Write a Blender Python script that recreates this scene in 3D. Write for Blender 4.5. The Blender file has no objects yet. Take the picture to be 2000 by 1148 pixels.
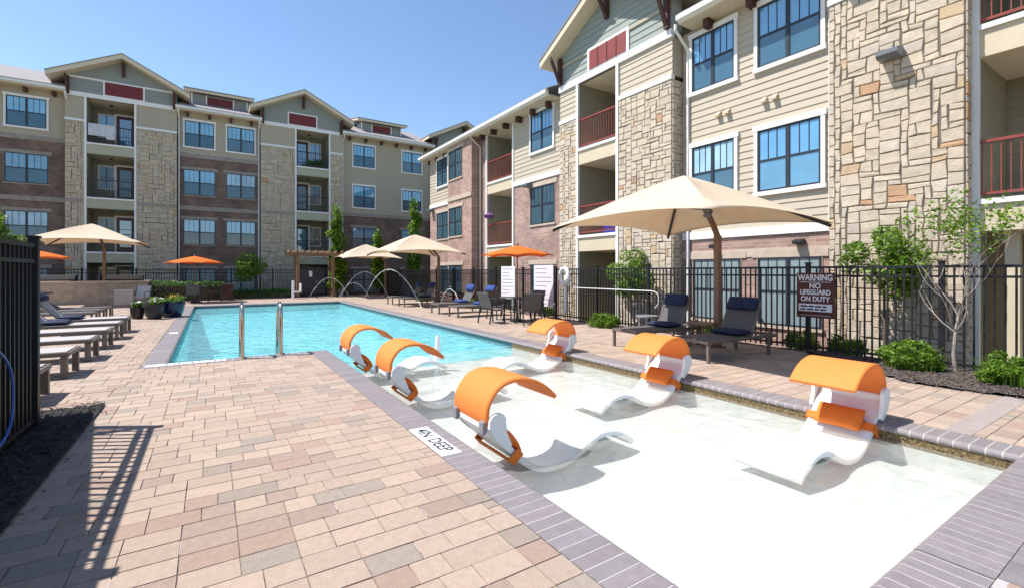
import bpy, bmesh, math, random
from mathutils import Vector, Matrix
R = math.radians
SC = bpy.context.scene
COL = SC.collection

# ------------------------------------------------------------------ camera, sky, sun, exposure
CAM_H = 1.5
cam = bpy.data.cameras.new('camera'); camo = bpy.data.objects.new('camera', cam); COL.objects.link(camo)
cam.sensor_width = 36.0; cam.lens = 910 / 2000 * 36.0
cam.shift_y = -43 / 2000.0
cam.clip_start = 0.05; cam.clip_end = 2000
camo.location = (0, 0, CAM_H)
camo.rotation_euler = (R(90), 0, -R(32.87))
SC.camera = camo

SUN_TO = Vector((-0.54, 0.32, 1.0)).normalized()          # direction towards the sun
W = bpy.data.worlds.new('World'); SC.world = W; W.use_nodes = True
wn = W.node_tree; wn.nodes.clear()
sky = wn.nodes.new('ShaderNodeTexSky'); sky.sky_type = 'NISHITA'; sky.sun_disc = False
sky.sun_elevation = math.asin(SUN_TO.z); sky.sun_rotation = math.atan2(SUN_TO.x, SUN_TO.y)
sky.air_density = 1.0; sky.dust_density = 0.1; sky.ozone_density = 3.2
bg = wn.nodes.new('ShaderNodeBackground'); bg.inputs['Strength'].default_value = 0.142
wo = wn.nodes.new('ShaderNodeOutputWorld')
wn.links.new(sky.outputs[0], bg.inputs[0]); wn.links.new(bg.outputs[0], wo.inputs[0])
sun = bpy.data.lights.new('sun', 'SUN'); sun.energy = 5.0; sun.angle = R(0.53); sun.color = (1.0, 0.965, 0.925)
suno = bpy.data.objects.new('sun', sun); COL.objects.link(suno)
suno.rotation_euler = (-SUN_TO).to_track_quat('-Z', 'Y').to_euler()
suno.location = (-20, 12, 40)
SC.view_settings.view_transform = 'Standard'; SC.view_settings.look = 'None'
SC.view_settings.exposure = 0.55; SC.view_settings.gamma = 1.0
SC.cycles.max_bounces = 10; SC.cycles.transparent_max_bounces = 24

# ------------------------------------------------------------------ materials
def mat(name, col, rough=0.65, var=0.10, scale=5.0, bump=0.0, bscale=60.0, metal=0.0, tint=False,
        ior=1.45, transl=0.0, col2=None, streak=None, spec=None):
    m = bpy.data.materials.new(name); m.use_nodes = True
    nt = m.node_tree; n = nt.nodes; L = nt.links
    p = n['Principled BSDF']
    p.inputs['Roughness'].default_value = rough; p.inputs['Metallic'].default_value = metal
    p.inputs['IOR'].default_value = ior
    if spec is not None: p.inputs['Specular IOR Level'].default_value = spec
    tc = n.new('ShaderNodeTexCoord')
    nz = n.new('ShaderNodeTexNoise'); nz.inputs['Scale'].default_value = scale; nz.inputs['Detail'].default_value = 6
    src = tc.outputs['Object']
    if streak:
        mp = n.new('ShaderNodeMapping'); mp.inputs['Scale'].default_value = streak
        L.new(src, mp.inputs[0]); src = mp.outputs[0]
    L.new(src, nz.inputs['Vector'])
    mx = n.new('ShaderNodeMix'); mx.data_type = 'RGBA'
    a = [max(0, c * (1 - var)) for c in col]; b = [min(1, c * (1 + var)) for c in (col2 or col)]
    mx.inputs['A'].default_value = (*a, 1); mx.inputs['B'].default_value = (*b, 1)
    mr = n.new('ShaderNodeMapRange'); mr.inputs['From Min'].default_value = 0.3; mr.inputs['From Max'].default_value = 0.7
    L.new(nz.outputs['Fac'], mr.inputs['Value']); L.new(mr.outputs[0], mx.inputs['Factor'])
    out = mx.outputs['Result']
    if tint:
        at = n.new('ShaderNodeAttribute'); at.attribute_name = 'tint'
        mm = n.new('ShaderNodeMix'); mm.data_type = 'RGBA'; mm.blend_type = 'MULTIPLY'
        mm.inputs['Factor'].default_value = 1.0
        L.new(out, mm.inputs['A']); L.new(at.outputs['Color'], mm.inputs['B']); out = mm.outputs['Result']
    L.new(out, p.inputs['Base Color'])
    if bump:
        nb = n.new('ShaderNodeTexNoise'); nb.inputs['Scale'].default_value = bscale; nb.inputs['Detail'].default_value = 5
        L.new(tc.outputs['Object'], nb.inputs['Vector'])
        bp = n.new('ShaderNodeBump'); bp.inputs['Strength'].default_value = bump; bp.inputs['Distance'].default_value = 0.02
        L.new(nb.outputs['Fac'], bp.inputs['Height']); L.new(bp.outputs[0], p.inputs['Normal'])
    if transl:
        tr = n.new('ShaderNodeBsdfTranslucent'); L.new(out, tr.inputs['Color'])
        ms = n.new('ShaderNodeMixShader'); ms.inputs[0].default_value = transl
        L.new(p.outputs[0], ms.inputs[1]); L.new(tr.outputs[0], ms.inputs[2])
        L.new(ms.outputs[0], n['Material Output'].inputs['Surface'])
    return m

def brick_mat(name, c1, c2, mortar, axis, bw=0.24, bh=0.085, var=0.25):
    """running-bond brickwork; axis 'x' or 'y' = horizontal world axis of the wall"""
    m = bpy.data.materials.new(name); m.use_nodes = True
    nt = m.node_tree; n = nt.nodes; L = nt.links; p = n['Principled BSDF']; p.inputs['Roughness'].default_value = 0.85
    tc = n.new('ShaderNodeTexCoord'); sp = n.new('ShaderNodeSeparateXYZ'); cb = n.new('ShaderNodeCombineXYZ')
    L.new(tc.outputs['Object'], sp.inputs[0])
    L.new(sp.outputs['X' if axis == 'x' else 'Y'], cb.inputs[0]); L.new(sp.outputs['Z'], cb.inputs[1])
    b = n.new('ShaderNodeTexBrick'); L.new(cb.outputs[0], b.inputs['Vector'])
    b.inputs['Scale'].default_value = 1.0; b.inputs['Brick Width'].default_value = bw; b.inputs['Row Height'].default_value = bh
    b.inputs['Mortar Size'].default_value = 0.006; b.inputs['Mortar Smooth'].default_value = 0.2; b.inputs['Bias'].default_value = -0.1
    b.inputs['Color1'].default_value = (*c1, 1); b.inputs['Color2'].default_value = (*c2, 1); b.inputs['Mortar'].default_value = (*mortar, 1)
    nz = n.new('ShaderNodeTexNoise'); nz.inputs['Scale'].default_value = 1.2; nz.inputs['Detail'].default_value = 8
    L.new(tc.outputs['Object'], nz.inputs['Vector'])
    mr = n.new('ShaderNodeMapRange'); mr.inputs['To Min'].default_value = 1 - var; mr.inputs['To Max'].default_value = 1 + var
    mr.inputs['From Min'].default_value = .3; mr.inputs['From Max'].default_value = .7
    L.new(nz.outputs['Fac'], mr.inputs['Value'])
    mm = n.new('ShaderNodeMix'); mm.data_type = 'RGBA'; mm.blend_type = 'MULTIPLY'; mm.inputs['Factor'].default_value = 1
    cc = n.new('ShaderNodeCombineColor')
    for i in range(3): L.new(mr.outputs[0], cc.inputs[i])
    L.new(b.outputs['Color'], mm.inputs['A']); L.new(cc.outputs[0], mm.inputs['B']); L.new(mm.outputs['Result'], p.inputs['Base Color'])
    bp = n.new('ShaderNodeBump'); bp.inputs['Strength'].default_value = 0.6; bp.inputs['Distance'].default_value = 0.01; bp.invert = True
    L.new(b.outputs['Fac'], bp.inputs['Height']); L.new(bp.outputs[0], p.inputs['Normal'])
    return m

def water_mat(name, tint, bump, scale, stretch=(1, 1, 1), gloss=1.0, murk=0.0, mcol=(0.38, 0.74, 0.78)):
    m = bpy.data.materials.new(name); m.use_nodes = True
    nt = m.node_tree; n = nt.nodes; L = nt.links
    n.remove(n['Principled BSDF'])
    tc = n.new('ShaderNodeTexCoord'); mp = n.new('ShaderNodeMapping'); mp.inputs['Scale'].default_value = stretch
    L.new(tc.outputs['Object'], mp.inputs[0])
    n1 = n.new('ShaderNodeTexNoise'); n1.inputs['Scale'].default_value = scale; n1.inputs['Detail'].default_value = 4
    n1.inputs['Distortion'].default_value = 0.6
    L.new(mp.outputs[0], n1.inputs['Vector'])
    bp = n.new('ShaderNodeBump'); bp.inputs['Strength'].default_value = bump; bp.inputs['Distance'].default_value = 0.12 if murk > .2 else 0.06
    L.new(n1.outputs['Fac'], bp.inputs['Height'])
    tr = n.new('ShaderNodeBsdfTransparent'); tr.inputs[0].default_value = (*tint, 1)
    gl = n.new('ShaderNodeBsdfGlossy'); gl.inputs['Roughness'].default_value = 0.03; gl.inputs[0].default_value = (gloss, gloss, gloss, 1)
    L.new(bp.outputs[0], gl.inputs['Normal'])
    if murk:      # suspended scatter of the water body
        df = n.new('ShaderNodeBsdfDiffuse'); df.inputs[0].default_value = (*mcol, 1); L.new(bp.outputs[0], df.inputs['Normal'])
        mk_ = n.new('ShaderNodeMixShader'); mk_.inputs[0].default_value = murk
        L.new(tr.outputs[0], mk_.inputs[1]); L.new(df.outputs[0], mk_.inputs[2]); tr = mk_
    fr = n.new('ShaderNodeFresnel'); fr.inputs['IOR'].default_value = 1.33; L.new(bp.outputs[0], fr.inputs['Normal'])
    ms = n.new('ShaderNodeMixShader')
    L.new(fr.outputs[0], ms.inputs[0]); L.new(tr.outputs[0], ms.inputs[1]); L.new(gl.outputs[0], ms.inputs[2])
    L.new(ms.outputs[0], n['Material Output'].inputs['Surface'])
    return m

def glass_mat(name, col, rough=0.04, ior=2.3, var=0.15):
    return mat(name, col, rough=rough, var=var, scale=1.3, ior=ior)

MT = dict(
    stone=mat('warm limestone blocks', (0.54, 0.455, 0.345), 0.9, 0.09, 9, 0.5, 35, tint=True),
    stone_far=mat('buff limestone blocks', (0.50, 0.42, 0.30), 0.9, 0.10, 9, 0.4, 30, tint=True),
    mortar=mat('dark joint mortar', (0.17, 0.14, 0.11), 0.95),  # mortar's own dark tone
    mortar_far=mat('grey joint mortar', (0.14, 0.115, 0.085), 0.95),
    siding=mat('cream lap siding', (0.485, 0.41, 0.31), 0.7, 0.05, 3, streak=(1, 1, 12)),
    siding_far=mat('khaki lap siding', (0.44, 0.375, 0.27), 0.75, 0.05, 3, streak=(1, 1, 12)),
    siding_grey=mat('blue grey lap siding', (0.29, 0.315, 0.275), 0.75, 0.05, 3, streak=(1, 1, 12)),
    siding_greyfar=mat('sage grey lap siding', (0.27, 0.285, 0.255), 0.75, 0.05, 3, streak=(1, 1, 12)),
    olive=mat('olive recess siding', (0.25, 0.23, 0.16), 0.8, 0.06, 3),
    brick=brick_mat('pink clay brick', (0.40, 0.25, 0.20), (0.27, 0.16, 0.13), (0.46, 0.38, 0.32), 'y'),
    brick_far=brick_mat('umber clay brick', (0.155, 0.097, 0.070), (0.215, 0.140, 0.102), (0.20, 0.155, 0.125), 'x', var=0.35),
    cast=mat('cast stone band', (0.50, 0.40, 0.31), 0.85, 0.12, 4, 0.2, 40),
    cast_far=mat('darker cast stone band', (0.32, 0.265, 0.22), 0.85, 0.16, 4, 0.2, 40),  # darker copy of the cast stone tone
    trim=mat('white painted trim', (0.78, 0.76, 0.71), 0.5, 0.03, 3),
    cream=mat('cream painted fascia', (0.66, 0.56, 0.40), 0.6, 0.05, 3),
    beam=mat('beige balcony fascia', (0.58, 0.49, 0.34), 0.65, 0.05, 2),
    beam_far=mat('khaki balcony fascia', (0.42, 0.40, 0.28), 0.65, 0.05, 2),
    shingle=mat('grey roof shingles', (0.30, 0.27, 0.26), 0.9, 0.25, 25, 0.6, 60),
    bracket=mat('red brown timber', (0.075, 0.028, 0.02), 0.6, 0.2, 8),
    louvre=mat('brick red louvre paint', (0.24, 0.045, 0.036), 0.55, 0.1, 5),
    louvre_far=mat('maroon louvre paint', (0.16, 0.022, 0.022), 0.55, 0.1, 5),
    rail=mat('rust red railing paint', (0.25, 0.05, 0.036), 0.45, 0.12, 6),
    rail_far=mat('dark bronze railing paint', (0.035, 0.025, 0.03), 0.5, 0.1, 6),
    sash=mat('black window sash', (0.025, 0.03, 0.04), 0.4, 0.1),
    glass_hi=glass_mat('upper glass coloured as reflected sky', (0.10, 0.30, 0.50), ior=2.5),  # blue base colour stands in for reflected sky and pale blinds
    glass_lo=glass_mat('grey screened glass', (0.055, 0.13, 0.18), 0.15, 1.9),
    glass_far=glass_mat('far upper glass coloured as reflected sky', (0.16, 0.42, 0.60), ior=2.2),  # sky reflection put into the base colour here as well
    glass_farlo=glass_mat('dark teal lower glass', (0.045, 0.13, 0.18), 0.1, 1.7),
    blind_far=glass_mat('closed blinds behind glass', (0.34, 0.52, 0.62), 0.15, 1.7, var=.2),
    glass_mid=glass_mat('slate blue glass', (0.10, 0.27, 0.40), ior=2.2),
    glass_dim=glass_mat('dark blue grey glass', (0.05, 0.10, 0.13), 0.05, 1.8),  # dark glass tone for doors and some windows
    curtain=mat('pale curtain behind glass', (0.22, 0.28, 0.30), 0.2, 0.2, 4, ior=1.6, streak=(9, 9, 0.3)),
    door=mat('oxblood door paint', (0.075, 0.018, 0.02), 0.4, 0.1),
    black=mat('black fence paint', (0.010, 0.010, 0.012), 0.5, 0.1, 20),
    dark=mat('charcoal metal', (0.03, 0.03, 0.033), 0.4, 0.1, 10),
    bronze=mat('bronze brown metal', (0.20, 0.112, 0.066), 0.5, 0.15, 8),
    taupe=mat('taupe metal frame', (0.15, 0.12, 0.10), 0.45, 0.1, 8),
    sling=mat('charcoal sling mesh', (0.10, 0.092, 0.087), 0.7, 0.1, 90, 0.2, 300),
    sling_light=mat('pale taupe sling mesh', (0.42, 0.385, 0.36), 0.7, 0.06, 60, 0.2, 300),
    navy=mat('navy cushion fabric', (0.010, 0.018, 0.055), 0.8, 0.15, 12, 0.3, 120),
    blue=mat('blue cushion fabric', (0.02, 0.05, 0.20), 0.8, 0.15, 12, 0.3, 120),
    white=mat('white moulded plastic', (0.76, 0.76, 0.755), 0.36, 0.04, 2.2, 0.05, 30),
    grey=mat('grey moulded plastic', (0.22, 0.22, 0.24), 0.4, 0.05, 3),
    orange=mat('orange fabric', (0.86, 0.255, 0.055), 0.75, 0.05, 14, 0.12, 260, transl=0.12, ior=1.4),
    orange_cush=mat('burnt orange cushion', (0.74, 0.17, 0.018), 0.8, 0.06, 14, 0.2, 200),
    orange_mkt=mat('orange parasol cloth', (0.84, 0.20, 0.02), 0.8, 0.05, 8, transl=0.35),
    canvas=mat('cream shade cloth', (0.78, 0.645, 0.485), 0.85, 0.04, 5, 0.05, 200, transl=0.36),
    paver=mat('clay pavers', (0.39, 0.305, 0.245), 0.85, 0.08, 22, 0.3, 90, tint=True, spec=.3),
    joint=mat('sandy paver joints', (0.16, 0.12, 0.095), 0.95, 0.75, 5, col2=(0.26, 0.205, 0.165)),
    coping=mat('lilac grey bullnose brick', (0.225, 0.198, 0.20), 0.6, 0.08, 14, 0.2, 80, tint=True),
    grout=mat('pale grout', (0.43, 0.39, 0.37), 0.9, 0.08, 20),
    band=mat('greige soldier course', (0.32, 0.27, 0.245), 0.85, 0.1, 10, 0.2, 60),
    plaster=mat('white pool plaster', (0.54, 0.545, 0.515), 0.7, 0.06, 4, 0.35, 7, col2=(0.555, 0.555, 0.54), streak=(1, 2.2, 1)),
    teal=mat('aqua pool plaster', (0.38, 0.73, 0.76), 0.6, 0.05, 0.8, col2=(0.44, 0.78, 0.80)),
    pebble=mat('brown pebble waterline', (0.05, 0.033, 0.012), 0.5, 0.6, 38, 1.0, 45, col2=(0.17, 0.115, 0.045)),
    waterline=mat('dark teal waterline tile', (0.02, 0.07, 0.09), 0.25, 0.3, 30),
    earth=mat('dry lawn soil', (0.13, 0.12, 0.07), 0.95, 0.3, 2, 0.5, 20),
    mulch=mat('shredded bark mulch', (0.040, 0.031, 0.027), 0.95, 0.7, 34, 1.0, 45, col2=(0.105, 0.085, 0.075), streak=(1, 2.6, 1)),
    chip=mat('bark chips', (0.07, 0.052, 0.043), 0.9, 0.2, 20, tint=True),
    chip_shade=mat('bark chips darkened for shade', (0.024, 0.022, 0.021), 0.9, 0.2, 20, tint=True),  # chips of the left bed, its shade put into their colour
    mulch_shade=mat('mulch darkened for shade', (0.012, 0.011, 0.011), 0.95, 0.7, 34, 1.0, 45, col2=(0.035, 0.032, 0.031), streak=(1, 2.6, 1)),  # mulch copy with the left bed's shade put into the colour
    leaf=mat('fresh green leaves', (0.14, 0.25, 0.028), 0.5, 0.2, 3, tint=True, transl=0.35),
    leaf_dark=mat('deep green leaves', (0.07, 0.16, 0.022), 0.5, 0.2, 3, tint=True, transl=0.3),
    bark=mat('pale mottled bark', (0.30, 0.25, 0.215), 0.8, 0.3, 12, 0.3, 30),
    bark_dark=mat('grey brown bark', (0.14, 0.10, 0.075), 0.85, 0.3, 12, 0.4, 30),
    steel=mat('polished steel', (0.50, 0.44, 0.38), 0.14, 0.05, 5, metal=1.0),
    tile=mat('white marker tile', (0.82, 0.80, 0.80), 0.3, 0.02),
    ink=mat('black marker lettering', (0.02, 0.02, 0.035), 0.5),
    sign=mat('maroon sign face', (0.085, 0.014, 0.010), 0.45, 0.1),
    signwhite=mat('white sign lettering', (0.78, 0.76, 0.80), 0.5, 0.03),
    board=mat('white board face', (0.70, 0.66, 0.70), 0.5, 0.03),
    timber=mat('brown stained timber', (0.20, 0.115, 0.06), 0.7, 0.25, 6, 0.2, 30, streak=(1, 1, 6)),
    lowwall=mat('tan split stone', (0.40, 0.31, 0.235), 0.9, 0.2, 5, 0.5, 20),
    potdark=mat('black glazed clay', (0.018, 0.016, 0.018), 0.3, 0.2, 8),
    potnavy=mat('navy glazed clay', (0.010, 0.020, 0.055), 0.16, 0.35, 6),
    petal=mat('yellow petals', (0.70, 0.45, 0.03), 0.6, 0.1),
    petal_white=mat('white petals', (0.75, 0.72, 0.70), 0.6, 0.1),
    hose=mat('blue hose rubber', (0.02, 0.10, 0.36), 0.4, 0.1),
    purple=mat('violet flowers', (0.14, 0.06, 0.20), 0.7, 0.3, 20),
    cloth=mat('pale grey blanket', (0.55, 0.55, 0.56), 0.85, 0.1, 5),
    royal=mat('royal blue plastic', (0.015, 0.04, 0.35), 0.5, 0.1),
    foam=mat('white water foam', (0.85, 0.87, 0.88), 0.5, 0.02, 8, transl=0.3),
    galv=mat('grey lamp housing', (0.16, 0.165, 0.18), 0.4, 0.08, 10),
)
MT['water'] = water_mat('pool water', (0.66, 0.95, 0.975), 0.8, 3.0, (1.0, 1.5, 1), murk=0.34)
MT['shelf_water'] = water_mat('shallow shelf water', (0.955, 0.985, 0.965), 0.42, 3.4, (1, 1, 1), murk=0.16, mcol=(0.66, 0.68, 0.645))

# ------------------------------------------------------------------ mesh builder
class MB:
    def __init__(s): s.v = []; s.f = []; s.m = []; s.t = []; s.smooth = False; s.map = None; s.tint = None
    def _p(s, p): return s.map(*p) if s.map else p
    def face(s, pts, m=0, tint=None):
        i = len(s.v); s.v += [tuple(s._p(p)) for p in pts]; s.f.append(tuple(range(i, i + len(pts)))); s.m.append(m); s.t.append(tint or s.tint)
    def faces(s, vs, fs, m=0, tint=None):
        i = len(s.v); s.v += [tuple(s._p(p)) for p in vs]
        for f in fs: s.f.append(tuple(i + k for k in f)); s.m.append(m); s.t.append(tint or s.tint)
    def box(s, x0, x1, y0, y1, z0, z1, m=0, tint=None):
        vs = [(x, y, z) for z in (z0, z1) for y in (y0, y1) for x in (x0, x1)]
        s.faces(vs, [(0, 2, 3, 1), (4, 5, 7, 6), (0, 1, 5, 4), (2, 6, 7, 3), (0, 4, 6, 2), (1, 3, 7, 5)], m, tint)
    def bar(s, a, b, w, h=None, m=0, up=(0, 0, 1)):
        """rectangular bar from a to b"""
        a = Vector(a); b = Vector(b); h = h or w; d = (b - a).normalized(); u = Vector(up)
        if abs(d.dot(u)) > 0.97: u = Vector((0, 1, 0))
        r = d.cross(u).normalized() * (w / 2); u2 = r.cross(d).normalized() * (h / 2)
        vs = [tuple(p + i * r + j * u2) for p in (a, b) for i, j in ((-1, -1), (1, -1), (1, 1), (-1, 1))]
        s.faces(vs, [(0, 3, 2, 1), (4, 5, 6, 7), (0, 1, 5, 4), (1, 2, 6, 5), (2, 3, 7, 6), (3, 0, 4, 7)], m)
    def tube(s, pts, r, n=8, m=0, cap=True, closed=False):
        pts = [Vector(p) for p in pts]; k = len(pts); vs = []; fs = []
        rr = r if isinstance(r, (list, tuple)) else [r] * k
        prev = None
        for i, p in enumerate(pts):
            if closed: d = (pts[(i + 1) % k] - pts[i - 1]).normalized()
            else: d = (pts[min(i + 1, k - 1)] - pts[max(i - 1, 0)]).normalized()
            if prev is None:
                u = Vector((0, 0, 1)) if abs(d.z) < 0.9 else Vector((1, 0, 0)); prev = d.cross(u).normalized()
            prev = (prev - d * prev.dot(d)).normalized(); q = d.cross(prev)
            for j in range(n):
                a = 2 * math.pi * j / n; vs.append(tuple(p + (prev * math.cos(a) + q * math.sin(a)) * rr[i]))
        for i in range(k if closed else k - 1):
            i2 = (i + 1) % k
            for j in range(n): fs.append((i * n + j, i * n + (j + 1) % n, i2 * n + (j + 1) % n, i2 * n + j))
        if cap and not closed: fs.append(tuple(range(n - 1, -1, -1))); fs.append(tuple((k - 1) * n + j for j in range(n)))
        s.faces(vs, fs, m)
    def lathe(s, prof, n=24, m=0, c=(0, 0, 0)):
        vs = []; fs = []
        for r, z in prof:
            for j in range(n): a = 2 * math.pi * j / n; vs.append((c[0] + r * math.cos(a), c[1] + r * math.sin(a), c[2] + z))
        for i in range(len(prof) - 1):
            for j in range(n): fs.append((i * n + j, i * n + (j + 1) % n, (i + 1) * n + (j + 1) % n, (i + 1) * n + j))
        s.faces(vs, fs, m)
    def prism(s, poly, f0, f1, m=0):
        """poly: list of 2d points, f0/f1: functions (a,b)->3d for the two ends"""
        k = len(poly); vs = [f0(*p) for p in poly] + [f1(*p) for p in poly]
        fs = [tuple(range(k - 1, -1, -1)), tuple(range(k, 2 * k))] + [(i, (i + 1) % k, k + (i + 1) % k, k + i) for i in range(k)]
        s.faces(vs, fs, m)
    def build(s, name, mats, parent=None, smooth=False, bevel=0, rel=True, recalc=True):
        if not isinstance(mats, (list, tuple)): mats = [mats]
        me = bpy.data.meshes.new(name)
        off = Vector(parent.location) if (parent is not None and rel) else Vector((0, 0, 0))
        pp = parent.parent if parent is not None and rel else None
        if pp is not None: off = off + Vector(pp.location)
        me.from_pydata([tuple(Vector(v) - off) for v in s.v], [], s.f)
        for q in mats: me.materials.append(MT[q] if isinstance(q, str) else q)
        me.polygons.foreach_set('material_index', s.m)
        if any(t is not None for t in s.t):
            at = me.attributes.new('tint', 'FLOAT_COLOR', 'FACE')
            flat = []
            for t in s.t: flat += [*(t or (1, 1, 1)), 1.0]
            at.data.foreach_set('color', flat)
        if recalc:
            bm = bmesh.new(); bm.from_mesh(me)
            if smooth: bmesh.ops.remove_doubles(bm, verts=bm.verts, dist=1e-5)
            bmesh.ops.recalc_face_normals(bm, faces=bm.faces); bm.to_mesh(me); bm.free()
        if smooth:
            me.shade_smooth(); me.set_sharp_from_angle(angle=R(40))
        o = bpy.data.objects.new(name, me); COL.objects.link(o)
        if parent is not None: o.parent = parent
        if bevel:
            b = o.modifiers.new('bevel', 'BEVEL'); b.width = bevel; b.segments = 2; b.limit_method = 'ANGLE'; b.angle_limit = R(50)
        return o

def tag(o, label=None, cat=None, group=None, kind=None):
    if label: o['label'] = label
    if cat: o['category'] = cat
    if group: o['group'] = group
    if kind: o['kind'] = kind
    return o
def empty(name, loc=(0, 0, 0), label=None, cat=None, group=None, rz=0):
    o = bpy.data.objects.new(name, None); COL.objects.link(o); o.location = loc; o.rotation_euler = (0, 0, rz)
    o.empty_display_size = 0.1
    return tag(o, label, cat, group)
def dup(o, loc=None, rz=None, label=None, parent=None, skip=()):
    c = o.copy(); COL.objects.link(c)
    if parent is not None: c.parent = parent
    if loc is not None: c.location = loc
    if rz is not None: c.rotation_euler = (0, 0, rz)
    if label: c['label'] = label
    for ch in list(o.children):
        if ch.name.split('.')[0] not in skip: dup(ch, parent=c, skip=skip)
    return c
def smoothpath(pts, k=6):
    """Catmull-Rom through points"""
    P = [Vector(p) for p in pts]; out = []
    for i in range(len(P) - 1):
        p0 = P[max(i - 1, 0)]; p1 = P[i]; p2 = P[i + 1]; p3 = P[min(i + 2, len(P) - 1)]
        for j in range(k):
            t = j / k
            out.append(0.5 * ((2 * p1) + (p2 - p0) * t + (2 * p0 - 5 * p1 + 4 * p2 - p3) * t * t + (3 * p1 - p0 - 3 * p2 + p3) * t ** 3))
    out.append(P[-1]); return out

# random ashlar packing on a grid, used for pavers and for stone walls
def pack(nx, ny, sizes, rng, blocked=None):
    occ = bytearray(nx * ny); out = []
    if blocked:
        for j in range(ny):
            for i in range(nx):
                if blocked(i, j): occ[j * nx + i] = 1
    tot = sum(w for _, _, w in sizes)
    for j in range(ny):
        for i in range(nx):
            if occ[j * nx + i]: continue
            r = rng.random() * tot; order = []
            for sx, sy, w in sizes:
                r -= w
                if r <= 0: order = [(sx, sy)]; break
            order += [(a, b) for a, b, _ in sizes]; order.append((1, 1))
            for sx, sy in order:
                if i + sx > nx or j + sy > ny: continue
                if any(occ[(j + b) * nx + i + a] for b in range(sy) for a in range(sx)): continue
                break
            else: sx = sy = 1
            for b in range(sy):
                for a in range(sx): occ[(j + b) * nx + i + a] = 1
            out.append((i, j, sx, sy))
    return out

# ------------------------------------------------------------------ ground, deck, pool
PX0, PX1, PY0, PY1 = -0.62, 5.55, 9.5, 25.0         # main basin
SX0, SX1, SY0 = 1.87, 5.55, 0.93                    # sun shelf
SHELF_END = 8.6
DX0, DX1, DY0, DY1 = -14.0, 9.42, -4.0, 31.0
WZ = -0.128
def frame_quads(mb, X0, X1, Y0, Y1, x0, x1, y0, y1, z):
    for a, b, c, d in ((X0, x0, Y0, Y1), (x1, X1, Y0, Y1), (x0, x1, Y0, y0), (x0, x1, y1, Y1)):
        mb.face([(a, c, z), (b, c, z), (b, d, z), (a, d, z)])
g = MB(); frame_quads(g, -300, 300, -300, 400, DX0 + .1, DX1 - .1, DY0 + .1, DY1 - .1, -0.42)
tag(g.build('ground', 'earth'), kind='structure')

def in_pool(x, y, e=0.0):
    return (PX0 - e < x < PX1 + e and PY0 - e < y < PY1 + e) or (SX0 - e < x < SX1 + e and SY0 - e < y < PY0 + .1)
def in_bed(x, y):
    if x < -1.02 and y < 6.9: return True
    return right_bed(x, y)
def right_bed(x, y):
    if x < 7.9 or y > 4.3: return False
    # curved edge of the planting bed by the right fence
    if y > 2.4: return x > 7.95 + (y - 2.4) * 0.68
    return x > 7.95 + 0.10 * (2.4 - y)
from mathutils import noise as mnoise
rng = random.Random(4)
U = 0.09
nx = int(round((DX1 - DX0) / U)); ny = int(round((DY1 - DY0) / U))
PAL = [((1.0, .98, .95), 6), ((1.06, 1.03, .99), 4), ((.96, .93, .90), 4), ((.84, .79, .80), 1.3), ((.88, .79, .77), 1.5), ((.80, .84, .86), 1.5), ((.78, .80, .80), .7)]
def pick(rng):
    r = rng.random() * sum(w for _, w in PAL)
    for c, w in PAL:
        r -= w
        if r <= 0: break
    k = rng.uniform(.96, 1.04); return tuple(min(1.4, v * k) for v in c)
cells = pack(nx, ny, [(3, 2, 4.4), (2, 2, 4.0), (4, 2, .2)], rng,
             lambda i, j: in_pool(DX0 + (i + .5) * U, DY0 + (j + .5) * U, .3) or in_bed(DX0 + (i + .5) * U, DY0 + (j + .5) * U)
             or (DX0 + i * U > 5.85 and 1.3 < DY0 + (j + .5) * U < 1.5))
mb = MB()
for i, j, sx, sy in cells:
    x0 = DX0 + i * U; y0 = DY0 + j * U; x1 = x0 + sx * U; y1 = y0 + sy * U
    g_ = 0.0012 + (0.0012 if rng.random() < .2 else 0)
    if in_pool((x0 + x1) / 2, (y0 + y1) / 2, .27): continue
    t = pick(rng); sv = 1 + .06 * mnoise.noise(Vector((x0 * .45, y0 * .45, 7))) + .05 * mnoise.noise(Vector((x0 * 1.7, y0 * 1.7, 2))); t = tuple(v * sv for v in t); dz = rng.uniform(-.0012, .0012); b = .0025
    jj = lambda: rng.uniform(-.0018, .0018)
    o = [(x0 + g_ + jj(), y0 + g_ + jj()), (x1 - g_ + jj(), y0 + g_ + jj()), (x1 - g_ + jj(), y1 - g_ + jj()), (x0 + g_ + jj(), y1 - g_ + jj())]
    cx = (x0 + x1) / 2; cy = (y0 + y1) / 2
    inn = [(p[0] + (b if p[0] < cx else -b), p[1] + (b if p[1] < cy else -b), dz) for p in o]
    outr = [(p[0], p[1], -.012) for p in o]
    mb.faces(outr + inn, [(4, 5, 6, 7), (0, 1, 5, 4), (1, 2, 6, 5), (2, 3, 7, 6), (3, 0, 4, 7)], 0, t)
    if y0 < 7 and rng.random() < .07:      # lime bloom in a few joints
        ya = y0 + rng.uniform(0, .06); yb = y1 - rng.uniform(0, .06); w = rng.uniform(.003, .0055)
        mb.face([(x1 - w * .5, ya, .0022), (x1 + w * .6, ya, .0022), (x1 + w * .4, yb, .0022), (x1 - w * .6, yb, .0022)], 1)
tag(mb.build('pool_deck', ['paver', 'grout'], recalc=False), kind='structure')
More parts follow.
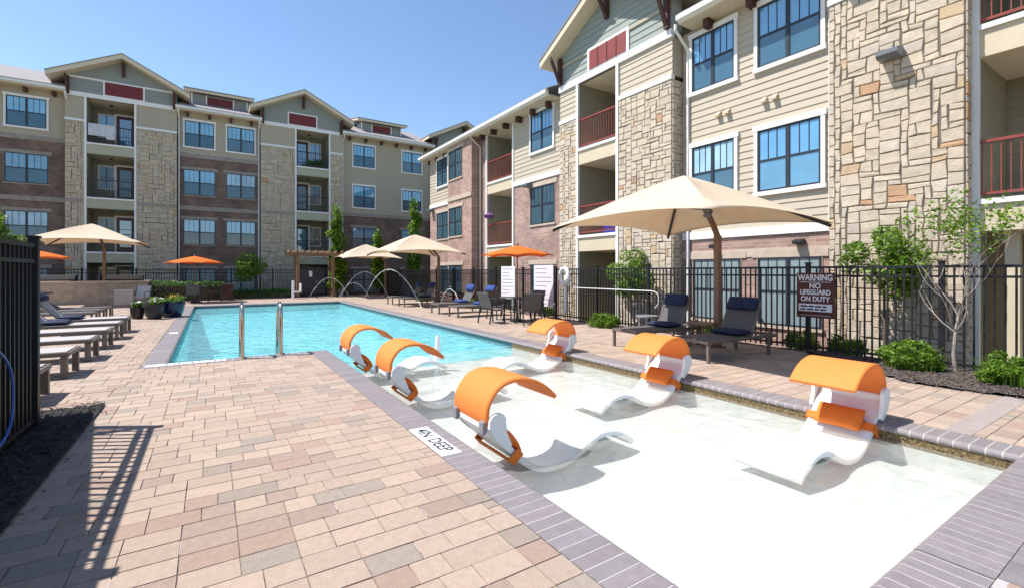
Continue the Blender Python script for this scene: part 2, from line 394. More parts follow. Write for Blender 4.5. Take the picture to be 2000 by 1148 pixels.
# bedding sheet under the pavers (with the pool cut out)
g = MB()
z = -.0075
e = .28
for a, b, c, d in ((DX0, PX0 - e, DY0, DY1), (PX1 + e, DX1, DY0, DY1), (PX0 - e, PX1 + e, PY1 + e, DY1),
                   (PX0 - e, SX0 - e, DY0, PY0 - e), (SX0 - e, PX1 + e, DY0, SY0 - e)):
    g.face([(a, c, z), (b, c, z), (b, d, z), (a, d, z)])
for a, b, c, d in ((DX0, DX1, DY0, DY0), (DX1, DX1, DY0, DY1), (DX0, DX1, DY1, DY1), (DX0, DX0, DY0, DY1)):
    g.face([(a, c, z), (b, d, z), (b, d, -.45), (a, c, -.45)])
tag(g.build('deck_base', 'joint', recalc=False), kind='structure')
g = MB(); g.box(5.86, 9.4, 1.302, 1.498, -.02, 0.003)
tag(g.build('deck_band', 'band'), kind='structure')

# coping: individual bullnose bricks round the basin
mb = MB(); CW = 0.30; TH = 0.055
def coping_run(x0, y0, x1, y1, nxn, nyn, gaps=()):
    """run along (x0,y0)-(x1,y1) on the water edge; (nxn,nyn) points away from the water"""
    L_ = math.hypot(x1 - x0, y1 - y0); k = max(1, int(round(L_ / 0.103))); dx = (x1 - x0) / L_; dy = (y1 - y0) / L_
    for i in range(k):
        a = L_ * i / k + .005; b = L_ * (i + 1) / k - .005
        t = rng.uniform(.93, 1.07); t2 = (t * rng.uniform(.98, 1.03), t, t * rng.uniform(.98, 1.03)); dz = rng.uniform(-.001, .001)
        # cross-section: rounded nose over the water
        prof = [(CW, -.03), (CW, .004), (.015, .005), (.0, .0), (-.017, -.012), (-.022, -.03), (-.014, -.05), (.03, -.055)]
        va = [(x0 + dx * a + nxn * u, y0 + dy * a + nyn * u, w + dz) for u, w in prof]
        vb = [(x0 + dx * b + nxn * u, y0 + dy * b + nyn * u, w + dz) for u, w in prof]
        n_ = len(prof); mb.faces(va + vb, [(q, (q + 1) % n_, n_ + (q + 1) % n_, n_ + q) for q in range(n_)] + [tuple(range(n_)), tuple(range(2 * n_ - 1, n_ - 1, -1))], 0, t2)
        # grout fillet in the joint
        ga = [(x0 + dx * (b - .001) + nxn * u, y0 + dy * (b - .001) + nyn * u, w - .0012) for u, w in prof]
        gb = [(x0 + dx * (b + .011) + nxn * u, y0 + dy * (b + .011) + nyn * u, w - .0012) for u, w in prof]
        mb.faces(ga + gb, [(q, (q + 1) % n_, n_ + (q + 1) % n_, n_ + q) for q in range(n_)], 1)
coping_run(PX0, PY0 - CW, PX0, PY1 + CW, -1, 0)
coping_run(PX0, PY1, PX1, PY1, 0, 1)
coping_run(PX1, SY0 - CW, PX1, PY1 + CW, 1, 0)
coping_run(SX0, SY0 - CW, SX0, PY0, -1, 0)
coping_run(PX0, PY0, SX0 - CW, PY0, 0, -1)
coping_run(SX0, SY0, 3.19, SY0, 0, -1)
coping_run(3.21, SY0, PX1, SY0, 0, -1)
tag(mb.build('pool_coping', ['coping', 'grout']), kind='structure')
# second course beside the near coping
mb = MB()
for i in range(40):
    x = 1.2 + i * .12
    if 3.1 < x < 3.2: continue
    t = rng.uniform(.86, 1.1); mb.box(x + .003, x + .117, SY0 - .62, SY0 - .305, -.02, .004 + rng.uniform(0, .002), 0, (t, t, t * 1.02))
mb.box(1.2, 6.0, SY0 - .623, SY0 - .302, -.03, -.001, 1)
tag(mb.build('coping_course', ['coping', 'grout']), kind='structure')

# basin shell
g = MB(); D = -1.7; DF = -0.38; YS = 15.0; SD = -0.33; t0 = -0.052
def wall(x0, y0, x1, y1, za, zb, m=0): g.face([(x0, y0, za), (x1, y1, za), (x1, y1, zb), (x0, y0, zb)], m)
g.face([(PX0, PY0, D), (PX1, PY0, D), (PX1, YS, D), (PX0, YS, D)]); g.face([(PX0, YS, D), (PX1, YS, D), (PX1, PY1, DF), (PX0, PY1, DF)]); g.face([(SX0, SHELF_END, D), (SX1, SHELF_END, D), (SX1, PY0, D), (SX0, PY0, D)])
for a, b, c, d, zz in ((PX0, PY0, PX0, PY1, D), (PX0, PY1, PX1, PY1, D), (PX1, SHELF_END, PX1, PY1, D), (PX0, PY0, SX0, PY0, D), (SX0, SHELF_END, SX0, PY0, D)):
    wall(a, b, c, d, zz, WZ - .05); wall(a, b, c, d, WZ - .05, t0, 2)
wall(SX0, SHELF_END, SX1, SHELF_END, D, SD - .05)
tag(g.build('pool_basin', ['teal', 'plaster', 'waterline'], recalc=False), kind='structure')
g = MB()
nxs, nys = 34, 70
vs = []; fs = []
from mathutils import noise as mnoise
for j in range(nys + 1):
    for i in range(nxs + 1):
        x = SX0 + (SX1 - SX0) * i / nxs; y = SY0 + (SHELF_END - SY0) * j / nys
        vs.append((x, y, SD + .008 * mnoise.noise(Vector((x * 1.3, y * 1.3, 0)))))
for j in range(nys):
    for i in range(nxs): a = j * (nxs + 1) + i; fs.append((a, a + 1, a + nxs + 2, a + nxs + 1))
g.faces(vs, fs)
g.face([(SX0, SHELF_END, SD), (SX1, SHELF_END, SD), (SX1, SHELF_END, SD - .06), (SX0, SHELF_END, SD - .06)])
for a, b, c, d in ((SX0, SY0, SX0, SHELF_END), (SX0, SY0, SX1, SY0), (SX1, SY0, SX1, SHELF_END)):
    wall(a, b, c, d, SD - .05, WZ - .03, 0); wall(a, b, c, d, WZ - .03, t0, 1)
tag(g.build('sun_shelf', ['plaster', 'pebble'], recalc=False), kind='structure')
g = MB()
g.face([(PX0, PY0, WZ), (PX1, PY0, WZ), (PX1, PY1, WZ), (PX0, PY1, WZ)]); g.face([(SX0, SHELF_END, WZ), (SX1, SHELF_END, WZ), (SX1, PY0, WZ), (SX0, PY0, WZ)])
tag(g.build('pool_water', 'water', recalc=False), kind='structure')
g = MB(); g.face([(SX0, SY0, WZ), (SX1, SY0, WZ), (SX1, SHELF_END, WZ), (SX0, SHELF_END, WZ)])
tag(g.build('shelf_water', 'shelf_water', recalc=False), kind='structure')

# mulch beds
def mulch_sheet(name, x0, x1, y0, y1, zf, inside=None, st=.07, amp=.025, m='mulch'):
    g = MB(); n_, m_ = int((x1 - x0) / st), int((y1 - y0) / st); vs = []; fs = []
    for j in range(m_ + 1):
        for i in range(n_ + 1):
            x = x0 + (x1 - x0) * i / n_; y = y0 + (y1 - y0) * j / m_
            vs.append((x, y, zf(x, y) + amp * mnoise.noise(Vector((x * 9, y * 9, 3))) + amp * .7 * mnoise.noise(Vector((x * 23, y * 23, 1)))))
    for j in range(m_):
        for i in range(n_):
            x = x0 + (x1 - x0) * (i + .5) / n_; y = y0 + (y1 - y0) * (j + .5) / m_
            if inside and not inside(x, y): continue
            a = j * (n_ + 1) + i; fs.append((a, a + 1, a + n_ + 2, a + n_ + 1))
    g.faces(vs, fs); o = g.build(name, m, smooth=False, recalc=False); return tag(o, kind='structure')
mulch_sheet('mulch_bed', -2.6, -1.0, 0.5, 6.92, lambda x, y: .022, None, .04, .017, 'mulch_shade')
mulch_sheet('mulch_bed', 7.9, 9.5, -1.5, 4.3, lambda x, y: .02 + .03 * max(0, min(1, (x - 8) * 1.5)), right_bed, .05)
mulch_sheet('mulch_bed', 9.42, 11.3, -3, 31, lambda x, y: .01 - .34 * max(0, min(1, (x - 9.5) / 1.3)), None, .1, .035)
def chips(x0, x1, y0, y1, zf, n, m, ok, seed):
    rr = random.Random(seed); b = MB()
    for _ in range(n):
        x = rr.uniform(x0, x1); y = rr.uniform(y0, y1)
        if not ok(x, y): continue
        a = rr.uniform(0, 6.283); L_ = rr.uniform(.02, .07); w = rr.uniform(.006, .016); ti = rr.gauss(0, .35); z = zf(x, y) + rr.uniform(.008, .03)
        d = Vector((math.cos(a), math.sin(a), ti)) * L_ / 2; q = Vector((-math.sin(a), math.cos(a), rr.gauss(0, .3))) * w / 2; c = Vector((x, y, z)); k = rr.uniform(.5, 2.2)
        b.face([tuple(c - d - q), tuple(c + d - q * .6), tuple(c + d + q * .7), tuple(c - d + q)], 0, (k, k * .96, k * .93))
    return tag(b.build('bark_chips', m, recalc=False), 'loose shredded bark chips on the ' + ('dark bed beside the near left fence' if x0 < 0 else 'planting bed by the right fence'), 'bark chips', kind='stuff')
chips(-1.7, -.93, 1.5, 6.95, lambda x, y: .022 if x < -1.03 else -.006, 3800, 'chip_shade', lambda x, y: x < -1.02 or random.Random(x).random() < .10, 3)
chips(7.8, 9.4, -.8, 4.2, lambda x, y: .04 if right_bed(x, y) else -.004, 7000, 'chip', lambda x, y: right_bed(x, y) or (right_bed(x + .12, y) and random.Random(x).random() < .12), 4)
# ------------------------------------------------------------------ vegetation helpers
def foliage(b, clumps, n, size, rng, m=0, up=.3, tints=((.75, .8, .7), (1.1, 1.1, 1.0), (1.4, 1.3, 1.0))):
    """leaf-sized faces spread through clumps [(centre, (rx,ry,rz))]"""
    tot = sum(r[0] * r[1] * r[2] for _, r in clumps)
    for c, r in clumps:
        k = max(6, int(n * r[0] * r[1] * r[2] / tot)); kt = rng.uniform(.8, 1.2)
        for _ in range(k):
            while True:
                d = Vector((rng.uniform(-1, 1), rng.uniform(-1, 1), rng.uniform(-1, 1)))
                if .05 < d.length < 1: break
            d = d.normalized() * d.length ** .6
            p = Vector(c) + Vector((d.x * r[0], d.y * r[1], d.z * r[2]))
            a = Vector((rng.gauss(0, 1), rng.gauss(0, 1), rng.gauss(0, .7) - .15)).normalized()
            q = a.cross(Vector((rng.gauss(0, .6), rng.gauss(0, .6), 1))).normalized()
            s = size * rng.uniform(.6, 1.3); w = s * rng.uniform(.28, .42)
            t = tints[rng.randrange(len(tints))]; t = tuple(v * kt * rng.uniform(.85, 1.15) for v in t)
            b.face([tuple(p - a * s * .5), tuple(p - q * w * .9), tuple(p + a * s * .5), tuple(p + q * w)], m, t)
def blades(b, c, r, h, n, rng, m=0, w=.012):
    for _ in range(n):
        a = rng.uniform(0, 6.283); q = rng.random() ** .5 * r; base = Vector((c[0] + q * math.cos(a), c[1] + q * math.sin(a), c[2]))
        hh = h * rng.uniform(.55, 1.1) * (1 - .45 * (q / r) ** 2); lean = rng.uniform(.1, .75) * hh
        a2 = a + rng.gauss(0, .6); d = Vector((math.cos(a2), math.sin(a2), 0)); s = Vector((-d.y, d.x, 0)) * w
        mid = base + d * lean * .35 + Vector((0, 0, hh * .65)); tip = base + d * lean + Vector((0, 0, hh * .98))
        t = rng.uniform(.7, 1.45); t = (t * 1.02, t, t * .8)
        b.face([tuple(base - s), tuple(base + s), tuple(mid + s * .8), tuple(mid - s * .8)], m, t); b.face([tuple(mid - s * .8), tuple(mid + s * .8), tuple(tip)], m, t)
def clumps_in(c, r, k, rng, f=.42):
    out = []
    for _ in range(k):
        while True:
            d = Vector((rng.uniform(-1, 1), rng.uniform(-1, 1), rng.uniform(-1, 1)))
            if d.length < 1: break
        q = f * rng.uniform(.7, 1.25)
        out.append(((c[0] + d.x * r[0] * .8, c[1] + d.y * r[1] * .8, c[2] + d.z * r[2] * .8), (r[0] * q, r[1] * q, r[2] * q)))
    return out
def branch(b, p, d, L, r, depth, rng, tips, m=0, spread=.6, upw=.12):
    pts = [p]; q = Vector(p); dd = Vector(d).normalized()
    for i in range(4):
        dd = (dd + Vector((rng.gauss(0, .16), rng.gauss(0, .16), rng.gauss(0, .1) + upw))).normalized(); q = q + dd * L / 4; pts.append(q.copy())
    b.tube(pts, [r * (1 - .14 * i) for i in range(5)], 6 if r > .012 else 4, m)
    if depth == 0: tips.append(q.copy()); tips.append(pts[2]); return
    for k in range(rng.choice((2, 2, 3))):
        a = rng.uniform(0, 6.283); s = Vector((math.cos(a), math.sin(a), rng.uniform(-.1, .5))) * spread
        i = rng.choice((2, 3, 4)) if k else 4
        branch(b, pts[i], (dd + s), L * rng.uniform(.62, .85), r * .55, depth - 1, rng, tips, m, spread, upw)

# ------------------------------------------------------------------ facade helpers
def facR(XR): return lambda s, z, o: (XR - o, s, z)        # facade looking towards -X, s runs along Y
def facL(YL): return lambda s, z, o: (s, YL - o, z)        # facade looking towards -Y, s runs along X
def FB(fac):
    b = MB(); b.map = fac; return b
def fbox(b, s0, s1, z0, z1, o0, o1, m=0, tint=None): b.box(s0, s1, z0, z1, o0, o1, m, tint)
def laps(b, s0, s1, z0, z1, o, e=.175, m=0, taper=None):
    k = max(1, int(round((z1 - z0) / e))); e = (z1 - z0) / k
    for i in range(k):
        za = z0 + i * e; zb = za + e; a, c = (s0, s1) if not taper else taper((za + zb) / 2)
        if taper:
            a0, c0 = taper(za); a1, c1 = taper(zb)
        else: a0, c0, a1, c1 = a, c, a, c
        b.face([(a0, za, o + .022), (c0, za, o + .022), (c1, zb, o + .004), (a1, zb, o + .004)], m)
        b.face([(a0, za, o + .004), (c0, za, o + .004), (c0, za, o + .022), (a0, za, o + .022)], m)
def stone_face(b, s0, s1, z0, z1, o, rng, u=.115, m=0, mm=1, jit=.02, depth=.026, vary=1.0):
    ns = max(1, int(round((s1 - s0) / u))); nz = max(1, int(round((z1 - z0) / u))); us = (s1 - s0) / ns; uz = (z1 - z0) / nz
    hsh = {}
    def node(i, j):
        if (i, j) not in hsh:
            a = 0 if i in (0, ns) else rng.uniform(-jit, jit); c = 0 if j in (0, nz) else rng.uniform(-jit, jit)
            hsh[(i, j)] = (s0 + i * us + a, z0 + j * uz + c)
        return hsh[(i, j)]
    b.face([(s0, z0, o + .001), (s1, z0, o + .001), (s1, z1, o + .001), (s0, z1, o + .001)], mm)
    for i, j, sx, sy in pack(ns, nz, [(3, 2, 3), (2, 2, 2.2), (4, 2, 1.6), (3, 1, 2.6), (2, 1, 2), (4, 1, 1.6), (1, 2, .8), (2, 3, .35)], rng):
        P = [node(i, j), node(i + sx, j), node(i + sx, j + sy), node(i, j + sy)]
        # mid-edge points make the outline a little irregular
        Q = []
        for k in range(4):
            p, q = P[k], P[(k + 1) % 4]; Q.append(p)
            Q.append(((p[0] + q[0]) / 2, (p[1] + q[1]) / 2))
        cx = sum(p[0] for p in P) / 4; cz = sum(p[1] for p in P) / 4
        g0 = .0055; g1 = .016
        def inset(p, g):
            dx = cx - p[0]; dz = cz - p[1]; return (p[0] + g * (1 if dx > 0 else -1 if dx < 0 else 0) * (abs(dx) > .02), p[1] + g * (1 if dz > 0 else -1) * (abs(dz) > .02))
        d = depth * rng.uniform(.75, 1.25)
        A = [inset(p, g0) for p in Q]; B = [inset(p, g1) for p in Q]
        k_ = rng.uniform(.91, 1.08); hue = rng.random() / vary
        t = (k_, k_ * .985, k_ * .97)
        if hue < .035: t = (k_ * 1.0, k_ * .86, k_ * .70)
        elif hue < .045: t = (k_ * .92, k_ * .66, k_ * .50)
        elif hue < .24: t = (k_ * .98, k_ * .98, k_ * 1.03)
        elif hue < .255: t = (k_ * .78, k_ * .76, k_ * .74)
        vs = [(p[0], p[1], o + .002) for p in A] + [(p[0], p[1], o + d + rng.uniform(-.004, .004)) for p in B]
        b.faces(vs, [tuple(range(8, 16))] + [(k, (k + 1) % 8, 8 + (k + 1) % 8, 8 + k) for k in range(8)], m, t)

def window(parent, fac, s0, s1, z0, z1, o, trim='trim', hi='glass_hi', lo='glass_lo', dividers=True, sill=None):
    b = FB(fac); t = .085
    if trim:
        fbox(b, s0, s0 + t, z0, z1, o - .02, o + .055); fbox(b, s1 - t, s1, z0, z1, o - .02, o + .055)
        fbox(b, s0 - .03, s1 + .03, z1, z1 + .13, o - .02, o + .065); fbox(b, s0 - .02, s1 + .02, z0 - .1, z0, o - .02, o + .07)
    else:
        t = .02
        fbox(b, s0, s0 + t, z0, z1, o - .02, o + .02); fbox(b, s1 - t, s1, z0, z1, o - .02, o + .02)
        fbox(b, s0 - .12, s1 + .12, z1, z1 + .17, o - .02, o + .03); fbox(b, s0 - .04, s1 + .04, z0 - .07, z0, o - .02, o + .05)
    w = b.build('window', trim or sill or 'cast_far', parent)
    a0, a1 = s0 + t, s1 - t; zc = (z0 + z1) / 2; sc = (a0 + a1) / 2
    b = FB(fac); f = .045
    for x0, x1, y0, y1 in ((a0, a0 + f, z0, z1), (a1 - f, a1, z0, z1), (a0 + f, a1 - f, z1 - f, z1), (a0 + f, a1 - f, z0, z0 + f)):
        fbox(b, x0, x1, y0, y1, o - .01, o + .034)
    fbox(b, sc - .045, sc + .045, z0 + f, z1 - f, o - .01, o + .036); fbox(b, a0 + f, a1 - f, zc - .025, zc + .025, o - .01, o + .030)
    if dividers:
        for lo_, hi_ in ((a0 + f, sc - .045), (sc + .045, a1 - f)):
            for k in (1, 2):
                x = lo_ + (hi_ - lo_) * k / 3; fbox(b, x - .009, x + .009, zc + .025, z1 - f, o - .01, o + .022)
    b.build('sash', 'sash', w)
    b = FB(fac); b.face([(a0, zc, o + .012), (a1, zc, o + .012), (a1, z1, o + .012), (a0, z1, o + .012)], 0)
    b.build('pane', hi, w, recalc=False)
    b = FB(fac); b.face([(a0, z0, o + .014), (a1, z0, o + .014), (a1, zc, o + .014), (a0, zc, o + .014)], 0)
    b.build('screen', lo, w, recalc=False)
    return w

def railing(parent, fac, s0, s1, z, o, m, h=1.02, n=None):
    b = FB(fac)
    fbox(b, s0, s1, z + h - .05, z + h, o - .035, o + .035); fbox(b, s0, s1, z + .08, z + .12, o - .02, o + .02)
    n = n or int((s1 - s0) / .115)
    for k in range(n + 1):
        s = s0 + .02 + (s1 - s0 - .04) * k / n; fbox(b, s - .008, s + .008, z + .12, z + h - .05, o - .008, o + .008)
    return b.build('railing', m, parent)

def balcony_door(parent, fac, s0, s1, z, o, glass='glass_dim'):
    b = FB(fac)
    fbox(b, s0 - .09, s0, z, z + 2.1, o, o + .05, 0); fbox(b, s1, s1 + .09, z, z + 2.1, o, o + .05, 0); fbox(b, s0 - .09, s1 + .09, z + 2.1, z + 2.2, o, o + .055, 0)
    fbox(b, s0, s1, z + .02, z + 2.1, o, o + .03, 1)
    fbox(b, s0 + .14, s1 - .14, z + .35, z + 1.92, o + .002, o + .034, 2)
    for k in (1, 2): fbox(b, s0 + .14, s1 - .14, z + .35 + 1.57 * k / 3 - .015, z + .35 + 1.57 * k / 3 + .015, o + .01, o + .04, 1)
    return b.build('balcony_door', ['trim', 'door', glass], parent)

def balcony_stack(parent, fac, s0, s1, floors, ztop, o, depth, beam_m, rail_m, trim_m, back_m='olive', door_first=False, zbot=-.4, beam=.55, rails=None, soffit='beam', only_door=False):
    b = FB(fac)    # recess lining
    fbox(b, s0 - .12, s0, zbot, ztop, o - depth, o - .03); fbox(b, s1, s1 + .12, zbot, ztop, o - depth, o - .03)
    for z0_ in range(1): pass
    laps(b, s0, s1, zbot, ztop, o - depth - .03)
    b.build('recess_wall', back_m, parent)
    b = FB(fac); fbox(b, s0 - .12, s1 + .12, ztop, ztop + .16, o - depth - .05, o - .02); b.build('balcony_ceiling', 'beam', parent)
    b = FB(fac)    # jamb trims
    fbox(b, s0 - .1, s0 + .0, zbot, ztop, o - .028, o + .055); fbox(b, s1, s1 + .1, zbot, ztop, o - .028, o + .055)
    b.build('jamb', trim_m, parent)
    fl = [zbot + .1] + list(floors)
    for i, z in enumerate(fl):
        b = FB(fac)
        if i: 
            fbox(b, s0, s1, z - beam, z - .09, o - depth, o + .02, 0); fbox(b, s0 - .02, s1 + .02, z - .09, z, o - depth, o + .07, 1)
        else: fbox(b, s0, s1, z - .15, z, o - depth, o + .0, 0)
        bal = b.build('balcony', [beam_m, trim_m], parent)
        top = (fl[i + 1] - beam) if i + 1 < len(fl) else ztop
        w = s1 - s0
        if only_door:
            balcony_door(bal, fac, s0 + .95, s0 + 1.85, z, o - depth)
        else:
            da = (s0 + .18, s0 + .18 + .82) if door_first else (s1 - 1.0, s1 - .18)
            wa = (s1 - .98, s1 - .2) if door_first else (s0 + .2, s0 + .98)
            balcony_door(bal, fac, da[0], da[1], z, o - depth, 'glass_hi' if i % 2 else 'glass_dim')
            b = FB(fac); q = .07
            fbox(b, wa[0], wa[1], z + .7, z + 2.1, o - depth, o - depth + .03, 0); fbox(b, wa[0] + q, wa[1] - q, z + .77, z + 2.03, o - depth + .005, o - depth + .034, 1)
            fbox(b, wa[0] + q, wa[1] - q, z + 1.38, z + 1.42, o - depth + .01, o - depth + .04, 2); fbox(b, (wa[0] + wa[1]) / 2 - .02, (wa[0] + wa[1]) / 2 + .02, z + .77, z + 2.03, o - depth + .01, o - depth + .04, 2)
            b.build('balcony_window', ['trim', 'glass_hi' if i == 3 else 'glass_dim', 'sash'], bal)
        b = FB(fac); c = ((s0 + s1) / 2 - .1)
        fbox(b, c - .07, c + .07, top - .09, top + .005, o - depth * .55, o - depth * .55 + .14)
        b.build('ceiling_light', 'dark', bal)
        if i: railing(bal, fac, s0, s1, z, o - .03, rail_m)

def gable(parent, fac, sc, half, zb, zap, o, over=.5, wall_m='siding_grey', roof_len=7.0, oo=.55, trim_z=None, brk='bracket', band=None):
    b = FB(fac); slope = (zap - zb) / (half + over)     # zb is the height of the eave tips
    zw = zb + over * slope * 0
    def tp(z): h = (zap - z) / slope; h = min(h, half); return (sc - h, sc + h)
    laps(b, 0, 0, band, zap - .05, o, .2, 0, tp)
    fbox(b, sc - half, sc + half, band, zb + over * slope - .02, o - .4, o + .0)
    b.build('gable_wall', wall_m, parent)
    for sgn in (-1, 1):
        b = FB(fac); e = sc + sgn * (half + over)
        poly = [(e, zb), (sc, zap), (sc, zap + .24), (e, zb + .24)]
        b.prism(poly, lambda a, z: (a, z, o + oo), lambda a, z: (a, z, o - roof_len), 0)
        poly = [(e + sgn * .03, zb + .243 - .03 * slope), (sc, zap + .243), (sc, zap + .285), (e + sgn * .03, zb + .285 - .03 * slope)]
        b.prism(poly, lambda a, z: (a, z, o + oo + .03), lambda a, z: (a, z, o - roof_len), 1)
        b.build('roof', ['cream', 'shingle'], parent)
    for sg in (-1, 0, 1):       # timber knee braces
        s = sc + sg * (half - .12); zt = zap - slope * abs(s - sc) - .02 - (.1 if sg == 0 else .08)
        b = FB(fac); h = .75 if sg == 0 else .95
        fbox(b, s - .07, s + .07, zt - h, zt, o + .03, o + .15)
        b.prism([(o + .15, zt - h + .05), (o + oo - .04, zt - .14), (o + oo - .04, zt - .02), (o + .15, zt - h + .22)], lambda a, z: (s - .05, z, a), lambda a, z: (s + .05, z, a))
        b.build('brace', brk, parent)

def eave(parent, fac, s0, s1, z, o, over=.62, slope=.42, run=5.0, corb=1.05, brk='bracket', lo=0, trim='trim'):
    b = FB(fac)
    fbox(b, s0, s1, z, z + .05, o - .1, o + over, 0)
    fbox(b, s0, s1, z + .05, z + .22, o + over - .03, o + over, 0)
    b.build('soffit', 'cream', parent)
    b = FB(fac)
    b.prism([(o + over, z + .03), (o + over + .13, z + .07), (o + over + .14, z + .19), (o + over, z + .19)], lambda a, q: (s0, q, a), lambda a, q: (s1, q, a))
    b.build('gutter', trim, parent)
    b = FB(fac)
    b.prism([(o + over + .05, z + .222), (o + over - run, z + .222 + slope * run), (o + over - run, z + .30 + slope * run), (o + over + .05, z + .27)], lambda a, q: (s0, q, a), lambda a, q: (s1, q, a))
    b.build('roof', 'shingle', parent)
    k = int((s1 - s0) / corb)
    for i in range(k):
        s = s0 + (s1 - s0) * (i + .5) / k; b = FB(fac); fbox(b, s - .075, s + .075, z - .23, z, o + .02, o + .30); b.build('corbel', brk, parent)

def downpipe(parent, fac, s, z0, z1, o, over, m='trim'):
    b = FB(fac); zz = z1
    pts = [(s, zz, o + over + .05), (s, zz - .15, o + over + .05), (s, zz - .55, o + .07), (s, zz - .8, o + .07), (s, z0, o + .07)]
    for p, q in zip(pts, pts[1:]):
        b.tube([p, q], .045, 6)
    return b.build('downpipe', m, parent)

def wall_light(parent, fac, s, z, o, name='wall_light', big=True):
    b = FB(fac); k = 1 if big else .6
    b.prism([(o + .0, z), (o + .0, z + .16 * k), (o + .06, z + .2 * k), (o + .33 * k, z + .13 * k), (o + .33 * k, z + .05 * k), (o + .26 * k, z)], lambda a, q: (s - .17 * k, q, a), lambda a, q: (s + .17 * k, q, a))
    return b.build(name, 'galv' if big else 'dark', parent)

# ------------------------------------------------------------------ right-hand building
F2, F3, EV = 2.75, 5.75, 8.15
XR = 11.2
rb = empty('apartment_building', (XR, 8.0, -.4), 'long sunlit cream three storey apartment building with stone towers and rust red balcony rails', 'building')
fac = facR(XR); rng = random.Random(11)
b = FB(fac); fbox(b, -8, 26.0, -.45, 8.3, -12, -1.9); b.build('wall', 'olive', rb)
def wallpanel(s0, s1, z0, z1, o, m, lap=False, o0=-1.9):
    b = FB(fac); fbox(b, s0, s1, z0, z1, o0, o)
    if lap: laps(b, s0, s1, z0, z1, o)
    return b.build('wall', m, rb)
def stonepanel(s0, s1, z0, z1, o, u=.115, o0=-1.9, sides=True, jit=.018):
    b = FB(fac); fbox(b, s0, s1, z0, z1, o0, o, 1)
    stone_face(b, s0, s1, z0, z1, o, rng, u, 0, 1, jit)
    if sides:   # returns facing the camera side
        old = b.map
        b.map = lambda s, z, q: fac(s0 - q, z, s); stone_face(b, max(-.4, o - 1.0), o, z0, z1, 0, rng, u, 0, 1, jit)
        b.map = old
    return b.build('stone_wall', ['stone', 'mortar'], rb, recalc=False)
def band(s0, s1, z0, z1, o, m='trim'):
    b = FB(fac); fbox(b, s0, s1, z0, z1, o - .1, o + .05); return b.build('band', m, rb)
# a) balcony bay at the near end
balcony_stack(rb, fac, -2.2, 2.38, [F2, F3], 8.1, 0, 1.75, 'beam', 'rail', 'trim', only_door=True, zbot=-.4)
for s in (1.2, 2.05):
    b = FB(fac); fbox(b, s - .09, s + .09, -.4, 2.2, -.5, -.32); b.build('post', 'beam', rb)
eave(rb, fac, -8, 4.6, 8.15, 0.35)
# b) stone tower
stonepanel(2.50, 4.60, -.45, 7.05, .30, .108)
wallpanel(2.50, 4.60, 7.17, 8.15, .27, 'siding', True)
band(2.48, 4.62, 7.05, 7.17, .30)
wall_light(rb, fac, 3.5, 5.5, .33)
# c) siding bay
wallpanel(4.60, 8.42, 2.58, 8.15, 0, 'siding', True)
wallpanel(4.60, 8.42, -.45, 2.38, 0, 'brick')
band(4.60, 8.42, 2.38, 2.58, 0)
band(4.60, 8.42, 1.86, 2.06, -.035, 'cast')
b = FB(fac); fbox(b, 4.602, 4.72, 2.6, 8.15, 0, .05); b.build('corner_board', 'trim', rb)
for z0, z1 in ((6.42, 7.9), (3.42, 4.9)):
    window(rb, fac, 4.78, 6.35, z0, z1, .02, lo='glass_lo' if z0 > 5 else 'glass_mid'); window(rb, fac, 6.78, 8.18, z0, z1, .02, hi='glass_hi' if z0 > 5 else 'blind_far')
for s0, s1 in ((4.85, 6.3), (6.7, 8.1)): window(rb, fac, s0, s1, .25, 1.84, 0, None, 'curtain', 'curtain', True, 'cast')
for s, z in ((5.85, 5.55), (6.1, 5.55), (7.05, 5.55), (7.3, 5.55)):
    b = FB(fac)
    b.prism([(.0, z), (.0, z + .13), (.04, z + .13), (.13, z + .05), (.13, z)], lambda a, q: (s - .06, q, a), lambda a, q: (s + .06, q, a)); b.build('vent_hood', 'beam', rb)
for s in (5.3, 7.4): wall_light(rb, fac, s, 2.12, .0, big=False)
eave(rb, fac, 4.6, 8.1, 8.15, 0)
downpipe(rb, fac, 8.22, -.4, 8.2, 0, .55)
# d) gabled stone bay
BO = .45
stonepanel(8.45, 10.45, -.45, 6.85, BO, .108, sides=True)
stonepanel(12.45, 13.40, -.45, 6.85, BO, .108, sides=False)
for s0, s1 in ((8.45, 10.45), (12.45, 13.40)):
    wallpanel(s0, s1, 6.98, 8.02, BO - .03, 'siding', True); band(s0 - .01, s1 + .01, 6.85, 6.98, BO)
band(8.44, 13.41, 8.02, 8.24, BO)
balcony_stack(rb, fac, 10.55, 12.35, [F2, F3], 8.02, BO, 1.75, 'beam', 'rail', 'trim', zbot=-.4)
gable(rb, fac, 10.92, 2.48, 9.0, 10.5, BO, .5, 'siding_grey', 7, .55, band=8.24)
band(8.6, 10.0, 8.86, 8.95, BO, 'siding_far'); band(11.85, 13.3, 8.86, 8.95, BO, 'siding_far')
b = FB(fac)
fbox(b, 10.0, 11.85, 8.24, 9.0, BO, BO + .06, 0)
fbox(b, 10.1, 11.75, 8.27, 8.9, BO + .002, BO + .07, 1)
for k in range(1, 4): fbox(b, 10.1 + 1.65 * k / 4 - .012, 10.1 + 1.65 * k / 4 + .012, 8.27, 8.9, BO + .01, BO + .085, 2)
b.build('louvre', ['trim', 'louvre', 'bracket'], rb)
